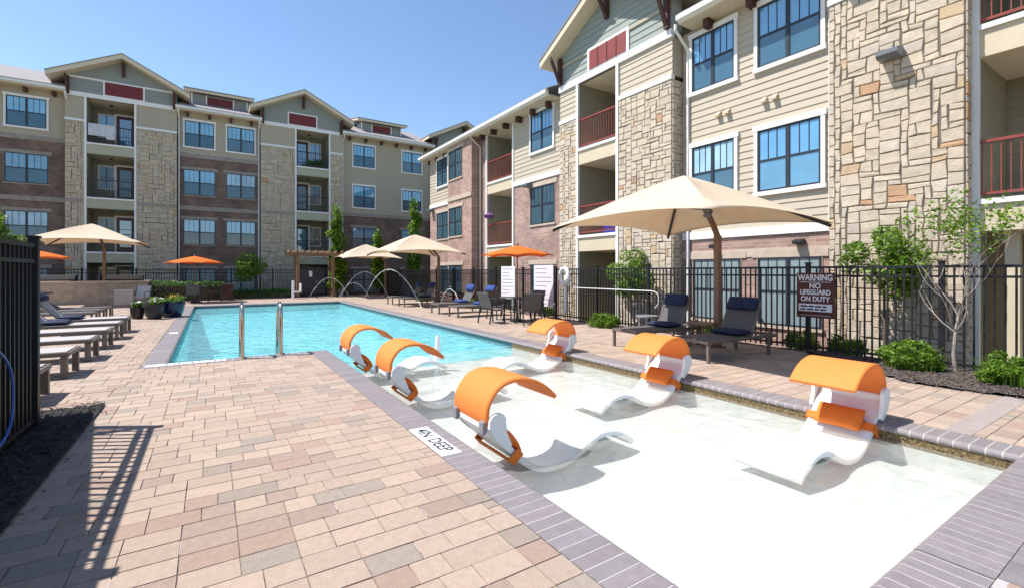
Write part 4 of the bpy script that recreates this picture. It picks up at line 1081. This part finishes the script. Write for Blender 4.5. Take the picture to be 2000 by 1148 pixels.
# ------------------------------------------------------------------ shade structures
def shade(center, half, zc, za, pole, lab, rib=.03, rib_lamp=False):
    cx, cy = center; r = empty('shade_structure', (pole[0], pole[1], 0), lab, 'shade umbrella', 'square cream fabric shades on single posts')
    b = MB(); N = 16; M_ = 14
    for q in range(4):
        vs = []; fs = []; ca, sa = math.cos(q * math.pi / 2), math.sin(q * math.pi / 2)
        for i in range(N + 1):
            t = i / N
            for j in range(M_ + 1):
                w = -1 + 2 * j / M_; e_ = 1 - w * w
                u = t * (1 - .06 * e_ * t); v = w * t
                z = zc + (za - zc) * (1 - t ** 1.13) + half / 1.55 * e_ * (.12 * t ** 3 - .05 * math.sin(math.pi * t))
                vs.append((cx + half * (u * ca - v * sa), cy + half * (u * sa + v * ca), z))
        for i in range(N):
            for j in range(M_):
                a = i * (M_ + 1) + j; fs.append((a, a + 1, a + M_ + 2, a + M_ + 1) if i else (a, a + M_ + 2, a + M_ + 1))
        b.faces(vs, fs)
    b.faces(vs, fs); o = b.build('canopy', 'canvas', r, smooth=True); sd = o.modifiers.new('thick', 'SOLIDIFY'); sd.thickness = .008
    P = Vector((pole[0], pole[1], 0)); Hb = Vector((cx, cy, za - .16)); zt = zc - .12
    b = MB(); k = half / 1.55
    b.bar(P, P + Vector((0, 0, zt)), .10 * k, .10 * k, up=(0, 1, 0)); b.build('post', 'bronze', r, bevel=.008)
    b = MB(); d = (Hb - P); pts = [P + Vector((0, 0, zt - .02))] + [Vector((P.x + (Hb.x - P.x) * t, P.y + (Hb.y - P.y) * t, zt + (Hb.z - zt) * (1 - (1 - t) ** 1.7))) for t in (.12, .3, .5, .75, 1)]
    b.tube(pts, .05 * k, 10); b.build('arm', 'bronze', r, smooth=True)
    b = MB(); b.box(P.x - .1 * k, P.x + .1 * k, P.y - .1 * k, P.y + .1 * k, 0, .03); b.build('base_plate', 'bronze', r)
    for sx in (-1, 1):
        for sy in (-1, 1):
            b = MB(); E = Vector((cx + sx * half * .985, cy + sy * half * .985, zc - .015)); pts = []
            for i in range(7):
                t = i / 6; q = Hb.lerp(E, t); q.z = zc + (za - zc) * (1 - t ** 1.13) - .045 - (.05 if t == 0 else 0); pts.append(q)
            b.tube(pts, rib, 7); b.build('rib', 'dark', r, smooth=True)
    if rib_lamp:
        b = MB(); c = Vector((cx - .1, cy - .55, zc + .22)); b.tube([c, c + Vector((-.05, -.03, -.1))], [.03, .06], 10); b.tube([c, c + Vector((.1, .45, .1))], .012, 6); b.build('lamp', 'galv', r, smooth=True)
    return r
shade((7.32, 5.5), 1.74, 2.34, 3.27, (8.52, 5.6), 'largest cream square shade, nearest, over two charcoal loungers with navy pillows', rib_lamp=True)
shade((7.95, 20.6), 1.75, 2.32, 3.22, (9.0, 20.3), 'cream square shade in mid distance left of the orange parasol')
shade((7.85, 28.4), 1.75, 2.25, 3.15, (9.0, 28.3), 'farthest cream shade, partly behind its larger neighbour, by the columnar tree')
shade((-4.5, 27.9), 1.92, 2.75, 3.66, (-4.3, 29.4), 'cream square shade on the left above the low tan stone wall')

def parasol(c, rad, zr, za, lab, segs=8):
    r = empty('parasol', (c[0], c[1], 0), lab, 'parasol', 'orange market parasols')
    b = MB(); vs = [(c[0], c[1], za)]; fs = []; rings = 5
    n = segs * 4
    for k in range(1, rings + 1):
        t = k / rings
        for j in range(n):
            a = 2 * math.pi * j / n + .2; f = (j % 4) / 4; w = 1 - .06 * math.sin(math.pi * f) * t
            z = za - (za - zr) * (t ** 1.15) + .05 * math.sin(math.pi * f) * t * t
            vs.append((c[0] + rad * t * w * math.cos(a), c[1] + rad * t * w * math.sin(a), z))
    for j in range(n): fs.append((0, 1 + j, 1 + (j + 1) % n))
    for k in range(rings - 1):
        for j in range(n): a = 1 + k * n + j; q = 1 + k * n + (j + 1) % n; fs.append((a, a + n, q + n, q))
    b.faces(vs, fs); o = b.build('canopy', 'orange_mkt', r, smooth=True); sd = o.modifiers.new('thick', 'SOLIDIFY'); sd.thickness = .006
    b = MB(); b.tube([(c[0], c[1], .02), (c[0], c[1], za - .02)], .022, 10); b.lathe([(.05, za - .01), (.05, za + .03), (.015, za + .08), (.001, za + .09)], 10, c=(c[0], c[1], 0)); b.build('pole', 'bronze', r, smooth=True)
    b = MB(); b.lathe([(.001, .0), (.24, .0), (.24, .05), (.05, .08), (.04, .25)], 20, c=(c[0], c[1], 0)); b.build('base', 'dark', r, smooth=True)
    for j in range(segs):
        a = 2 * math.pi * j / segs + .2; b = MB(); b.bar((c[0] + .05 * math.cos(a), c[1] + .05 * math.sin(a), za - .33), (c[0] + rad * .55 * math.cos(a), c[1] + rad * .55 * math.sin(a), za - (za - zr) * (.55 ** 1.15) - .03), .012); b.build('strut', 'bronze', r)
parasol((7.85, 11.85), 1.13, 1.97, 2.30, 'orange parasol over the round patio table between the white boards')
parasol((-.67, 27.8), 1.28, 1.9, 2.27, 'orange parasol over a table by the far hedge')
parasol((-5.45, 24.0), 1.1, 1.98, 2.3, 'orange parasol at the left edge, half hidden by the black fence')

# ------------------------------------------------------------------ dining sets
def round_table(c, rad, lab):
    t = empty('patio_table', (c[0], c[1], 0), lab, 'table')
    b = MB(); b.lathe([(.03, .70), (rad, .70), (rad + .01, .715), (rad, .73), (.03, .73)], 28, c=(c[0], c[1], 0)); b.build('table_top', 'dark', t, smooth=True)
    for k in range(4):
        a = R(45 + 90 * k); b = MB(); b.bar((c[0] + .8 * rad * math.cos(a), c[1] + .8 * rad * math.sin(a), 0), (c[0] + .62 * rad * math.cos(a), c[1] + .62 * rad * math.sin(a), .70), .035); b.build('leg', 'dark', t)
    b = MB(); b.tube([(c[0] + .68 * rad * math.cos(x * math.pi / 12), c[1] + .68 * rad * math.sin(x * math.pi / 12), .40) for x in range(24)], .012, 6, closed=True); b.build('ring_stretcher', 'dark', t)
def make_chair(frame='dark', sling='sling'):
    r = empty('sling_chair', (0, 0, 0), 'x', 'chair', 'sling patio chairs'); W2 = .28
    for y in (-W2, W2):
        b = MB(); b.bar((.26, y, 0), (.23, y, .64), .034, .026); b.build('leg', frame, r)
        b = MB(); b.bar((-.30, y, 0), (-.20, y, .60), .034, .026); b.build('leg', frame, r)
        b = MB(); b.tube(smoothpath([(.235, y, .63), (.20, y, .66), (.0, y, .655), (-.2, y, .64)], 4), .018, 8); b.build('armrest', frame, r, smooth=True)
    b = MB(); pth = smoothpath([(.24, 0, .43), (.1, 0, .405), (-.14, 0, .40), (-.2, 0, .46), (-.27, 0, .68), (-.35, 0, .90)], 4); n = len(pth)
    vs = []; fs = []
    for p in pth:
        for o in (0, -.014): vs += [(p.x + (o * .6 if p.z > .45 else 0), -W2 + .02, p.z + o), (p.x + (o * .6 if p.z > .45 else 0), W2 - .02, p.z + o)]
    for i in range(n - 1): a = 4 * i; fs += [(a, a + 1, a + 5, a + 4), (a + 2, a + 6, a + 7, a + 3), (a, a + 4, a + 6, a + 2), (a + 1, a + 3, a + 7, a + 5)]
    fs += [(0, 2, 3, 1), (4 * n - 4, 4 * n - 3, 4 * n - 1, 4 * n - 2)]
    b.faces(vs, fs); b.build('sling', sling, r, smooth=True)
    b = MB()
    for y in (-W2 + .01, W2 - .01): b.tube(pth, .016, 7) if False else b.tube([p + Vector((0, y, -.006)) for p in pth], .016, 7)
    b.build('side_rail', frame, r, smooth=True)
    return r
round_table((7.85, 11.85), .56, 'round dark patio table under the orange parasol on the right deck')
ch = make_chair(); ch.location = (8.62, 12.15, 0); ch.rotation_euler = (0, 0, R(200)); ch['label'] = 'dark sling chair at the right deck table, on the fence side'
dup(ch, (7.65, 10.95, 0), R(78), 'dark sling chair at the right deck table, its back to the camera')
dup(ch, (6.98, 11.9, 0), R(8), 'dark sling chair at the right deck table, on the pool side')
dup(ch, (7.75, 12.75, 0), R(275), 'dark sling chair at the right deck table, on its far side')
round_table((-.67, 27.8), .5, 'round dark table under the orange parasol by the far hedge')
dup(ch, (-.75, 26.95, 0), R(95), 'dark sling chair facing the far hedge, its back to the pool')
dup(ch, (-1.55, 27.8, 0), R(10), 'dark sling chair left of the far hedge table')
dup(ch, (.15, 28.0, 0), R(185), 'dark sling chair right of the far hedge table beside the brown planter')
round_table((-5.45, 24.0), .5, 'round dark table behind the black fence at the left edge')
ch2 = make_chair('taupe', 'sling_light'); ch2.location = (-2.55, 19.9 + .9, 0); ch2.rotation_euler = (0, 0, R(100)); ch2['label'] = 'pale sling armchair between the low stone wall and the black plant pot'
dup(ch2, (-2.55, 25.4, 0), R(250), 'pale sling armchair behind the navy plant pot')

# ------------------------------------------------------------------ pots
def pot(c, r_, h, m, lab, flower, seed):
    rr = random.Random(seed); t = empty('plant_pot', (c[0], c[1], 0), lab, 'plant pot')
    b = MB(); b.lathe([(.001, 0), (r_ * .68, 0), (r_ * .9, h * .4), (r_, h * .85), (r_ * .98, h), (r_ * .9, h), (r_ * .9, h * .9), (.001, h * .9)], 28, c=(c[0], c[1], 0)); b.build('pot', m, t, smooth=True)
    b = MB(); foliage(b, clumps_in((c[0], c[1], h + .07), (r_ * .85, r_ * .85, .13), 9, rr, .5), 420, .07, rr); b.build('foliage', 'leaf', t, recalc=False)
    b = MB(); foliage(b, clumps_in((c[0], c[1], h + .15), (r_ * .8, r_ * .8, .08), 6, rr, .5), 60, .05, rr, tints=((1, 1, 1),)); b.build('blossom', flower, t, recalc=False)
pot((-1.98, 19.1), .20, .37, 'potdark', 'smallest black plant pot, left of the trio by the pool', 'petal_white', 1)
pot((-1.52, 18.75), .27, .48, 'potdark', 'middle black plant pot with white blooms, in front of the navy pot', 'petal_white', 2)
pot((-1.10, 19.3), .37, .53, 'potnavy', 'large glossy navy plant pot with yellow flowers at the pool corner', 'petal', 3)

# ------------------------------------------------------------------ terrace wall, grills, hedge, planter, pergola
b = MB(); b.box(-12.5, -2.6, 28.9, 29.2, 0, .98, 0); b.box(-12.55, -2.55, 28.86, 29.24, .98, 1.07, 1); b.box(-2.9, -2.6, 29.2, 30.6, 0, .98, 0); b.box(-2.93, -2.57, 29.24, 30.6, .98, 1.068, 1)
tag(b.build('low_wall', ['lowwall', 'cast'], bevel=.01), 'low tan stone terrace wall behind the left deck loungers', 'wall')
def grill(x, lab):
    t = empty('barbecue_grill', (x, 29.8, 0), lab, 'grill', 'black grills behind the stone wall')
    b = MB(); b.box(x - .85, x + .85, 29.5, 30.1, 0, 1.02); b.build('cabinet', 'dark', t, bevel=.02)
    b = MB(); b.prism([(29.52, 1.023), (29.52, 1.15), (29.65, 1.34), (30.0, 1.34), (30.08, 1.023)], lambda y, z: (x - .75, y, z), lambda y, z: (x + .75, y, z)); b.build('hood', 'black', t, bevel=.02)
    b = MB(); b.tube([(x - .5, 29.47, 1.14), (x + .5, 29.47, 1.14)], .015, 8); b.build('handle', 'steel', t)
grill(-6.1, 'black barbecue grill left of the cream shade post'); grill(-3.6, 'black barbecue grill right of the cream shade post')
rr = random.Random(77)
def hedge(x0, x1, y0, y1, h, lab, n, seed):
    rr = random.Random(seed); t = empty('hedge', ((x0 + x1) / 2, y0, 0), lab, 'hedge')
    b = MB(); k = int((x1 - x0) / .35) + 1; cl = []
    for i in range(k):
        for z in (h * .25, h * .55, h * .82): cl.append(((x0 + (x1 - x0) * (i + .5) / k, (y0 + y1) / 2, z + rr.uniform(-.04, .04)), (.26, (y1 - y0) / 2, h * .2)))
    foliage(b, cl, n * 2, .09, rr, tints=((.8, .85, .8), (1.2, 1.15, 1), (1.6, 1.45, 1))); b.build('foliage', 'leaf_dark', t, recalc=False)
    b = MB(); b.box(x0 + .15, x1 - .15, y0 + .18, y1 - .18, 0, h - .25); b.build('twigs', 'bark_dark', t)
hedge(-2.5, .6, 29.3, 30.1, 1.02, 'clipped green hedge behind the far orange parasol', 3000, 5)
hedge(1.1, 4.0, 30.0, 30.6, .5, 'low dark hedge beneath the small round tree', 1500, 6)
b = MB(); x, y = .72, 29.1
b.box(x - .28, x + .28, y - .28, y + .28, 0, .80); b.box(x - .31, x + .31, y - .31, y + .31, .80, .86)
tag(b.build('planter_box', 'bracket', bevel=.01), 'tall square brown planter right of the far hedge', 'planter')

pg = empty('pergola', (5.2, 30.0, 0), 'brown timber pergola in front of the far gate', 'pergola')
for x in (4.25, 6.2):
    for y in (29.5, 30.5):
        b = MB(); b.box(x - .08, x + .08, y - .08, y + .08, 0, 2.45); b.build('post', 'timber', pg)
for y in (29.5, 30.5):
    b = MB(); b.box(3.7, 6.75, y - .06, y + .06, 2.45, 2.62); b.build('beam', 'timber', pg)
for k in range(9):
    x = 3.8 + k * .36; b = MB(); b.box(x - .03, x + .03, 29.1, 30.9, 2.622, 2.76); b.build('rafter', 'timber', pg)
for s in ((4.33, 4.8), (6.12, 5.65)):
    b = MB(); b.bar((s[0], 29.5, 2.0), (s[1], 29.5, 2.45), .07); b.build('brace', 'timber', pg)
pv = empty('pool_lift', (3.85, 28.4, 0), 'small white pool lift on the far deck edge', 'pool lift')
b = MB(); b.box(3.78, 3.9, 28.3, 28.5, 0, 1.0); b.build('mast', 'white', pv, bevel=.02)
b = MB(); b.box(3.9, 4.25, 28.2, 28.6, .35, .42); b.box(4.19, 4.25, 28.2, 28.6, .42, .85); b.build('seat', 'white', pv, bevel=.02)

# ------------------------------------------------------------------ trees and shrubs
def small_tree(base, zc, rad, rz, lab, seed, n=1700, leafm='leaf', trunk=.05, name='small_tree', leaf=.11):
    rr = random.Random(seed); t = empty(name, base, lab, 'tree'); b = MB(); tips = []
    B = Vector(base); top = Vector((base[0], base[1], zc - rz * .55))
    b.tube([B, B.lerp(top, .5) + Vector((.03, 0, 0)), top], [trunk, trunk * .8, trunk * .7], 8)
    for k in range(5): branch(b, top, Vector((math.cos(k * 1.26), math.sin(k * 1.26), .7)), rad * .7, trunk * .45, 1, rr, tips)
    b.build('trunk', 'bark_dark', t, smooth=True)
    b = MB(); foliage(b, clumps_in((base[0], base[1], zc), (rad, rad, rz), 15, rr, .36), n, leaf, rr); b.build('crown', leafm, t, recalc=False)
    return t
small_tree((1.95, 30.4, 0), 1.75, 1.15, .85, 'small round yellow green tree before the far fence', 3, 2400, 'leaf', .04, leaf=.13)
def column_tree(base, top, w, lab, seed, n=6500):
    rr = random.Random(seed); t = empty('columnar_tree', base, lab, 'tree', 'slim columnar trees before the shaded building'); b = MB()
    b.tube([base, (base[0], base[1], top * .9)], [.06, .02], 7); b.build('trunk', 'bark_dark', t)
    b = MB(); cl = []; k = int(top / .33)
    for i in range(k):
        z = .5 + (top - .5) * i / k; f = min(1, (1 - i / k) * 2.2 + .25)
        for q in range(2): cl.append(((base[0] + rr.uniform(-.2, .2) * w, base[1] + rr.uniform(-.2, .2) * w, z + .2), (w * .42 * f * rr.uniform(.6, 1.3), w * .42 * f * rr.uniform(.7, 1.2), .30)))
    foliage(b, cl, n, .16, rr); b.build('crown', 'leaf', t, recalc=False)
column_tree((6.6, 30.2, 0), 5.5, .95, 'tall columnar tree right of the pergola', 4)
column_tree((9.15, 30.2, 0), 4.05, .85, 'shortest columnar tree, rising between the two cream shades', 5, 5000)
column_tree((11.65, 30.2, -.4), 6.45, 1.0, 'tallest columnar tree behind the mid distance cream shade', 6)
small_tree((10.35, 9.6, -.35), 1.45, .75, .7, 'bushy green crape myrtle behind the fence beside the stone bay', 8, 5200, 'leaf', .03, 'shrub_tree', .075)
small_tree((10.3, 3.45, -.3), 1.65, .75, .75, 'bushy green crape myrtle behind the fence against the stone tower', 9, 5600, 'leaf', .03, 'shrub_tree', .07)
small_tree((-5.5, 20.5, 0), 2.7, .8, .6, 'small yellow green tree peeking over the near left fence at the edge', 19, 2200, 'leaf', .04, 'small_tree', .12)
# nearly bare tree in the bark bed
rr = random.Random(25); t = empty('young_tree', (9.15, 2.2, 0), 'nearly bare pale barked young tree with few leaves in the bark bed', 'tree'); b = MB(); tips = []
B = Vector((9.15, 2.2, 0)); pts = [B, B + Vector((.02, .03, .3)), B + Vector((-.02, 0, .62)), B + Vector((.03, -.02, .85))]
b.tube(pts, [.034, .024, .020, .017], 8)
for a, up in ((.4, 1.3), (1.7, .8), (2.9, 1.0), (4.1, 1.4), (5.3, .9), (3.5, 2.4)):
    branch(b, pts[3] if up > 1 else pts[2], Vector((math.cos(a) * .55, math.sin(a) * .75, up)), .74, .0105, 3, rr, tips, 0, .62, .10)
b.build('trunk', 'bark', t, smooth=True)
b = MB()
for p in tips:
    if rr.random() < .85: foliage(b, [(tuple(p), (.10, .10, .09))], 13, .06, rr, tints=((1.1, 1.0, .8), (1.4, 1.15, .8), (.9, 1, .8)))
b.build('crown', 'leaf', t, recalc=False)
def bush(c, r_, h, lab, seed, n=900, m='leaf'):
    rr = random.Random(seed); b = MB(); blades(b, c, r_ * .9, h, n // 4, rr, 0, .008)
    cl = []
    for _ in range(26):
        a = rr.uniform(0, 6.283); q = r_ * rr.random() ** .6; z = h * (.25 + .65 * rr.random()) * (1 - .5 * (q / r_) ** 2)
        cl.append(((c[0] + q * math.cos(a), c[1] + q * math.sin(a), c[2] + z), (r_ * .26 * rr.uniform(.6, 1.2), r_ * .26 * rr.uniform(.6, 1.2), h * .17)))
    foliage(b, cl, n * 2, .052, rr, tints=((.55, .65, .6), (.9, .95, .85), (1.15, 1.1, .95), (1.45, 1.3, 1.0)))
    o = b.build('shrub', m, recalc=False); return tag(o, lab, 'shrub', 'low shrubs in the planting beds')
bush((8.95, 2.65, .04), .38, .42, 'feathery green shrub at the foot of the nearly bare tree', 31, 1500)
bush((8.85, 1.55, .04), .38, .42, 'feathery green shrub at the right edge of the photo', 32, 1500)
bush((9.05, 9.35, 0), .42, .42, 'rounded bright green shrub by the fence beneath the white lifesaving pole', 33, 1500, 'leaf')
for k, (x, y, lab) in enumerate(((9.95, 4.7, 'yellow green shrub behind the fence below the maroon sign'), (9.9, 3.9, 'yellow green shrub behind the fence between sign and crape myrtle'), (9.9, 6.6, 'yellow green shrub behind the fence beside the charcoal loungers'),
                                 (9.1, 17.2, 'bright green shrub by the fence behind the blue cushioned loungers'), (9.05, 22.6, 'green shrub by the fence behind the dark deck loungers'), (10.0, 13.2, 'green shrub behind the fence near the ring buoy'))):
    bush((x, y, -.05 if x > 9.5 else 0), .33, .42, lab, 40 + k, 700, 'leaf')

# ------------------------------------------------------------------ signs and boards
def text_mesh(s, size, name, m, parent, mtx, ext=.002, bold=0.0, sx=1.0):
    cu = bpy.data.curves.new(name, 'FONT'); cu.body = s; cu.size = size; cu.align_x = 'CENTER'; cu.align_y = 'CENTER'; cu.extrude = ext; cu.offset = bold
    o = bpy.data.objects.new(name, cu); COL.objects.link(o)
    me = bpy.data.meshes.new_from_object(o); COL.objects.unlink(o); bpy.data.objects.remove(o); 
    me.transform(Matrix.Diagonal((sx, 1, 1, 1))); me.transform(mtx); me.materials.clear(); me.materials.append(MT[m])
    off = Vector(parent.location); me.transform(Matrix.Translation(-off))
    q = bpy.data.objects.new(name, me); COL.objects.link(q); q.parent = parent; return q
FX = 9.36
sg = empty('warning_sign', (FX, 4.18, 1.07), 'maroon pool sign on the fence reading WARNING NO LIFEGUARD ON DUTY', 'sign')
b = MB(); b.box(FX - .012, FX + .012, 3.86, 4.50, .66, 1.48); b.build('panel', 'sign', sg, bevel=.004)
def SM(y, z): return Matrix.Translation((FX - .015, y, z)) @ Matrix(((0, 0, -1, 0), (-1, 0, 0, 0), (0, 1, 0, 0), (0, 0, 0, 1)))
for s, sz, z, sx in (('WARNING', .155, 1.385, .78), ('NO', .135, 1.235, .9), ('LIFEGUARD', .125, 1.12, .80), ('ON DUTY', .125, 1.00, .86)):
    text_mesh(s, sz, 'lettering', 'signwhite', sg, SM(4.18, z), .002, .004, sx)
b = MB(); b.box(FX - .0165, FX - .013, 3.90, 4.46, .775, .915, 0)
b.box(FX - .0165, FX - .013, 3.92, 4.44, 1.305, 1.313, 0); b.box(FX - .0165, FX - .013, 3.92, 4.44, .70, .706, 0)
for z, w in ((.868, (.12, .09, .1, .07)), (.812, (.09, .11, .07, .1))):
    y = 4.43
    for q in w: b.box(FX - .0185, FX - .0168, y - q, y, z - .014, z + .014, 1); y -= q + .022
b.build('small_print', ['signwhite', 'ink'], sg)
def rule_board(y0, y1, z0, z1, lab, seed):
    rr = random.Random(seed); t = empty('notice_board', (FX, y0, z0), lab, 'notice board')
    b = MB(); b.box(FX - .03, FX - .005, y0, y1, z0, z1); b.build('panel', 'board', t, bevel=.003)
    b = MB(); k = 9
    for i in range(k):
        z = z1 - (z1 - z0) * (i + .8) / (k + .4); a = y1 - .08; e = y0 + (.1 if rr.random() < .6 else .35); b.box(FX - .033, FX - .0305, e, a, z - .008, z + .006)
    b.build('print_line', 'ink', t)
rule_board(14.25, 15.2, .50, 1.70, 'white notice board with ruled lines on the fence, left of the parasol pole', 1)
rule_board(11.98, 13.05, .36, 1.72, 'white notice board with ruled lines on the fence, between parasol and ring buoy', 2)
rbu = empty('ring_buoy', (9.3, 11.35, 1.36), 'white ring buoy hung on the fence right of the white boards', 'ring buoy')
b = MB(); 
b.tube([(9.28, 11.35 + .2 * math.cos(a * .2618), 1.36 + .25 * math.sin(a * .2618)) for a in range(24)], .065, 10, closed=True); b.build('ring', 'white', rbu, smooth=True)
b = MB(); b.box(9.30, 9.34, 11.15, 11.55, 1.06, 1.2); b.box(9.31, 9.35, 11.3, 11.4, .2, 1.68); b.build('bracket', 'white', rbu, bevel=.01)
b = MB()
b.tube([(9.33, 11.1, 1.02), (9.33, 7.95, 1.02)], .012, 8)
b.tube(smoothpath([(9.33, 7.95, 1.02), (9.33, 7.8, .98), (9.33, 7.74, .86), (9.33, 7.76, .7), (9.33, 7.86, .6)], 5), .010, 8)
tag(b.build('life_hook', 'white', smooth=True), 'long white rescue hook pole lying along the fence', 'rescue pole')

# depth markers set into the coping
mk = empty('depth_marker', (1.665, 3.86, .006), 'white lettered depth tile on the coping beside the largest lounger', 'depth marker')
b = MB(); b.box(1.575, 1.755, 3.48, 4.24, -.01, .0085); b.build('tile', 'tile', mk, bevel=.002)
for w_, y_ in (('4IN', 4.075), ('DEEP', 3.73)): text_mesh(w_, .165, 'lettering', 'ink', mk, Matrix.Translation((1.665, y_, .0095)) @ Matrix.Rotation(-math.pi / 2, 4, 'Z'), .0008, .002, .88)
mk = empty('depth_marker', (-.2, 9.38, .006), 'long white marker strip at the near left pool corner', 'depth marker')
b = MB(); b.box(-.88, .22, 9.27, 9.46, -.01, .0085); b.build('tile', 'tile', mk, bevel=.002)
b = MB()
for x, w in ((-.62, .03), (-.45, .03), (-.27, .03), (-.17, .015), (-.02, .015), (.05, .025), (.13, .03)): b.box(x, x + w, 9.32, 9.40, .0088, .0095)
b.build('marking', 'ink', mk)
mk = MB(); mk.box(-.86, -.68, 14.0, 14.28, -.01, .0085)
tag(mk.build('marker_tile', 'tile', bevel=.002), 'small blank white tile in the left pool coping', 'marker tile')
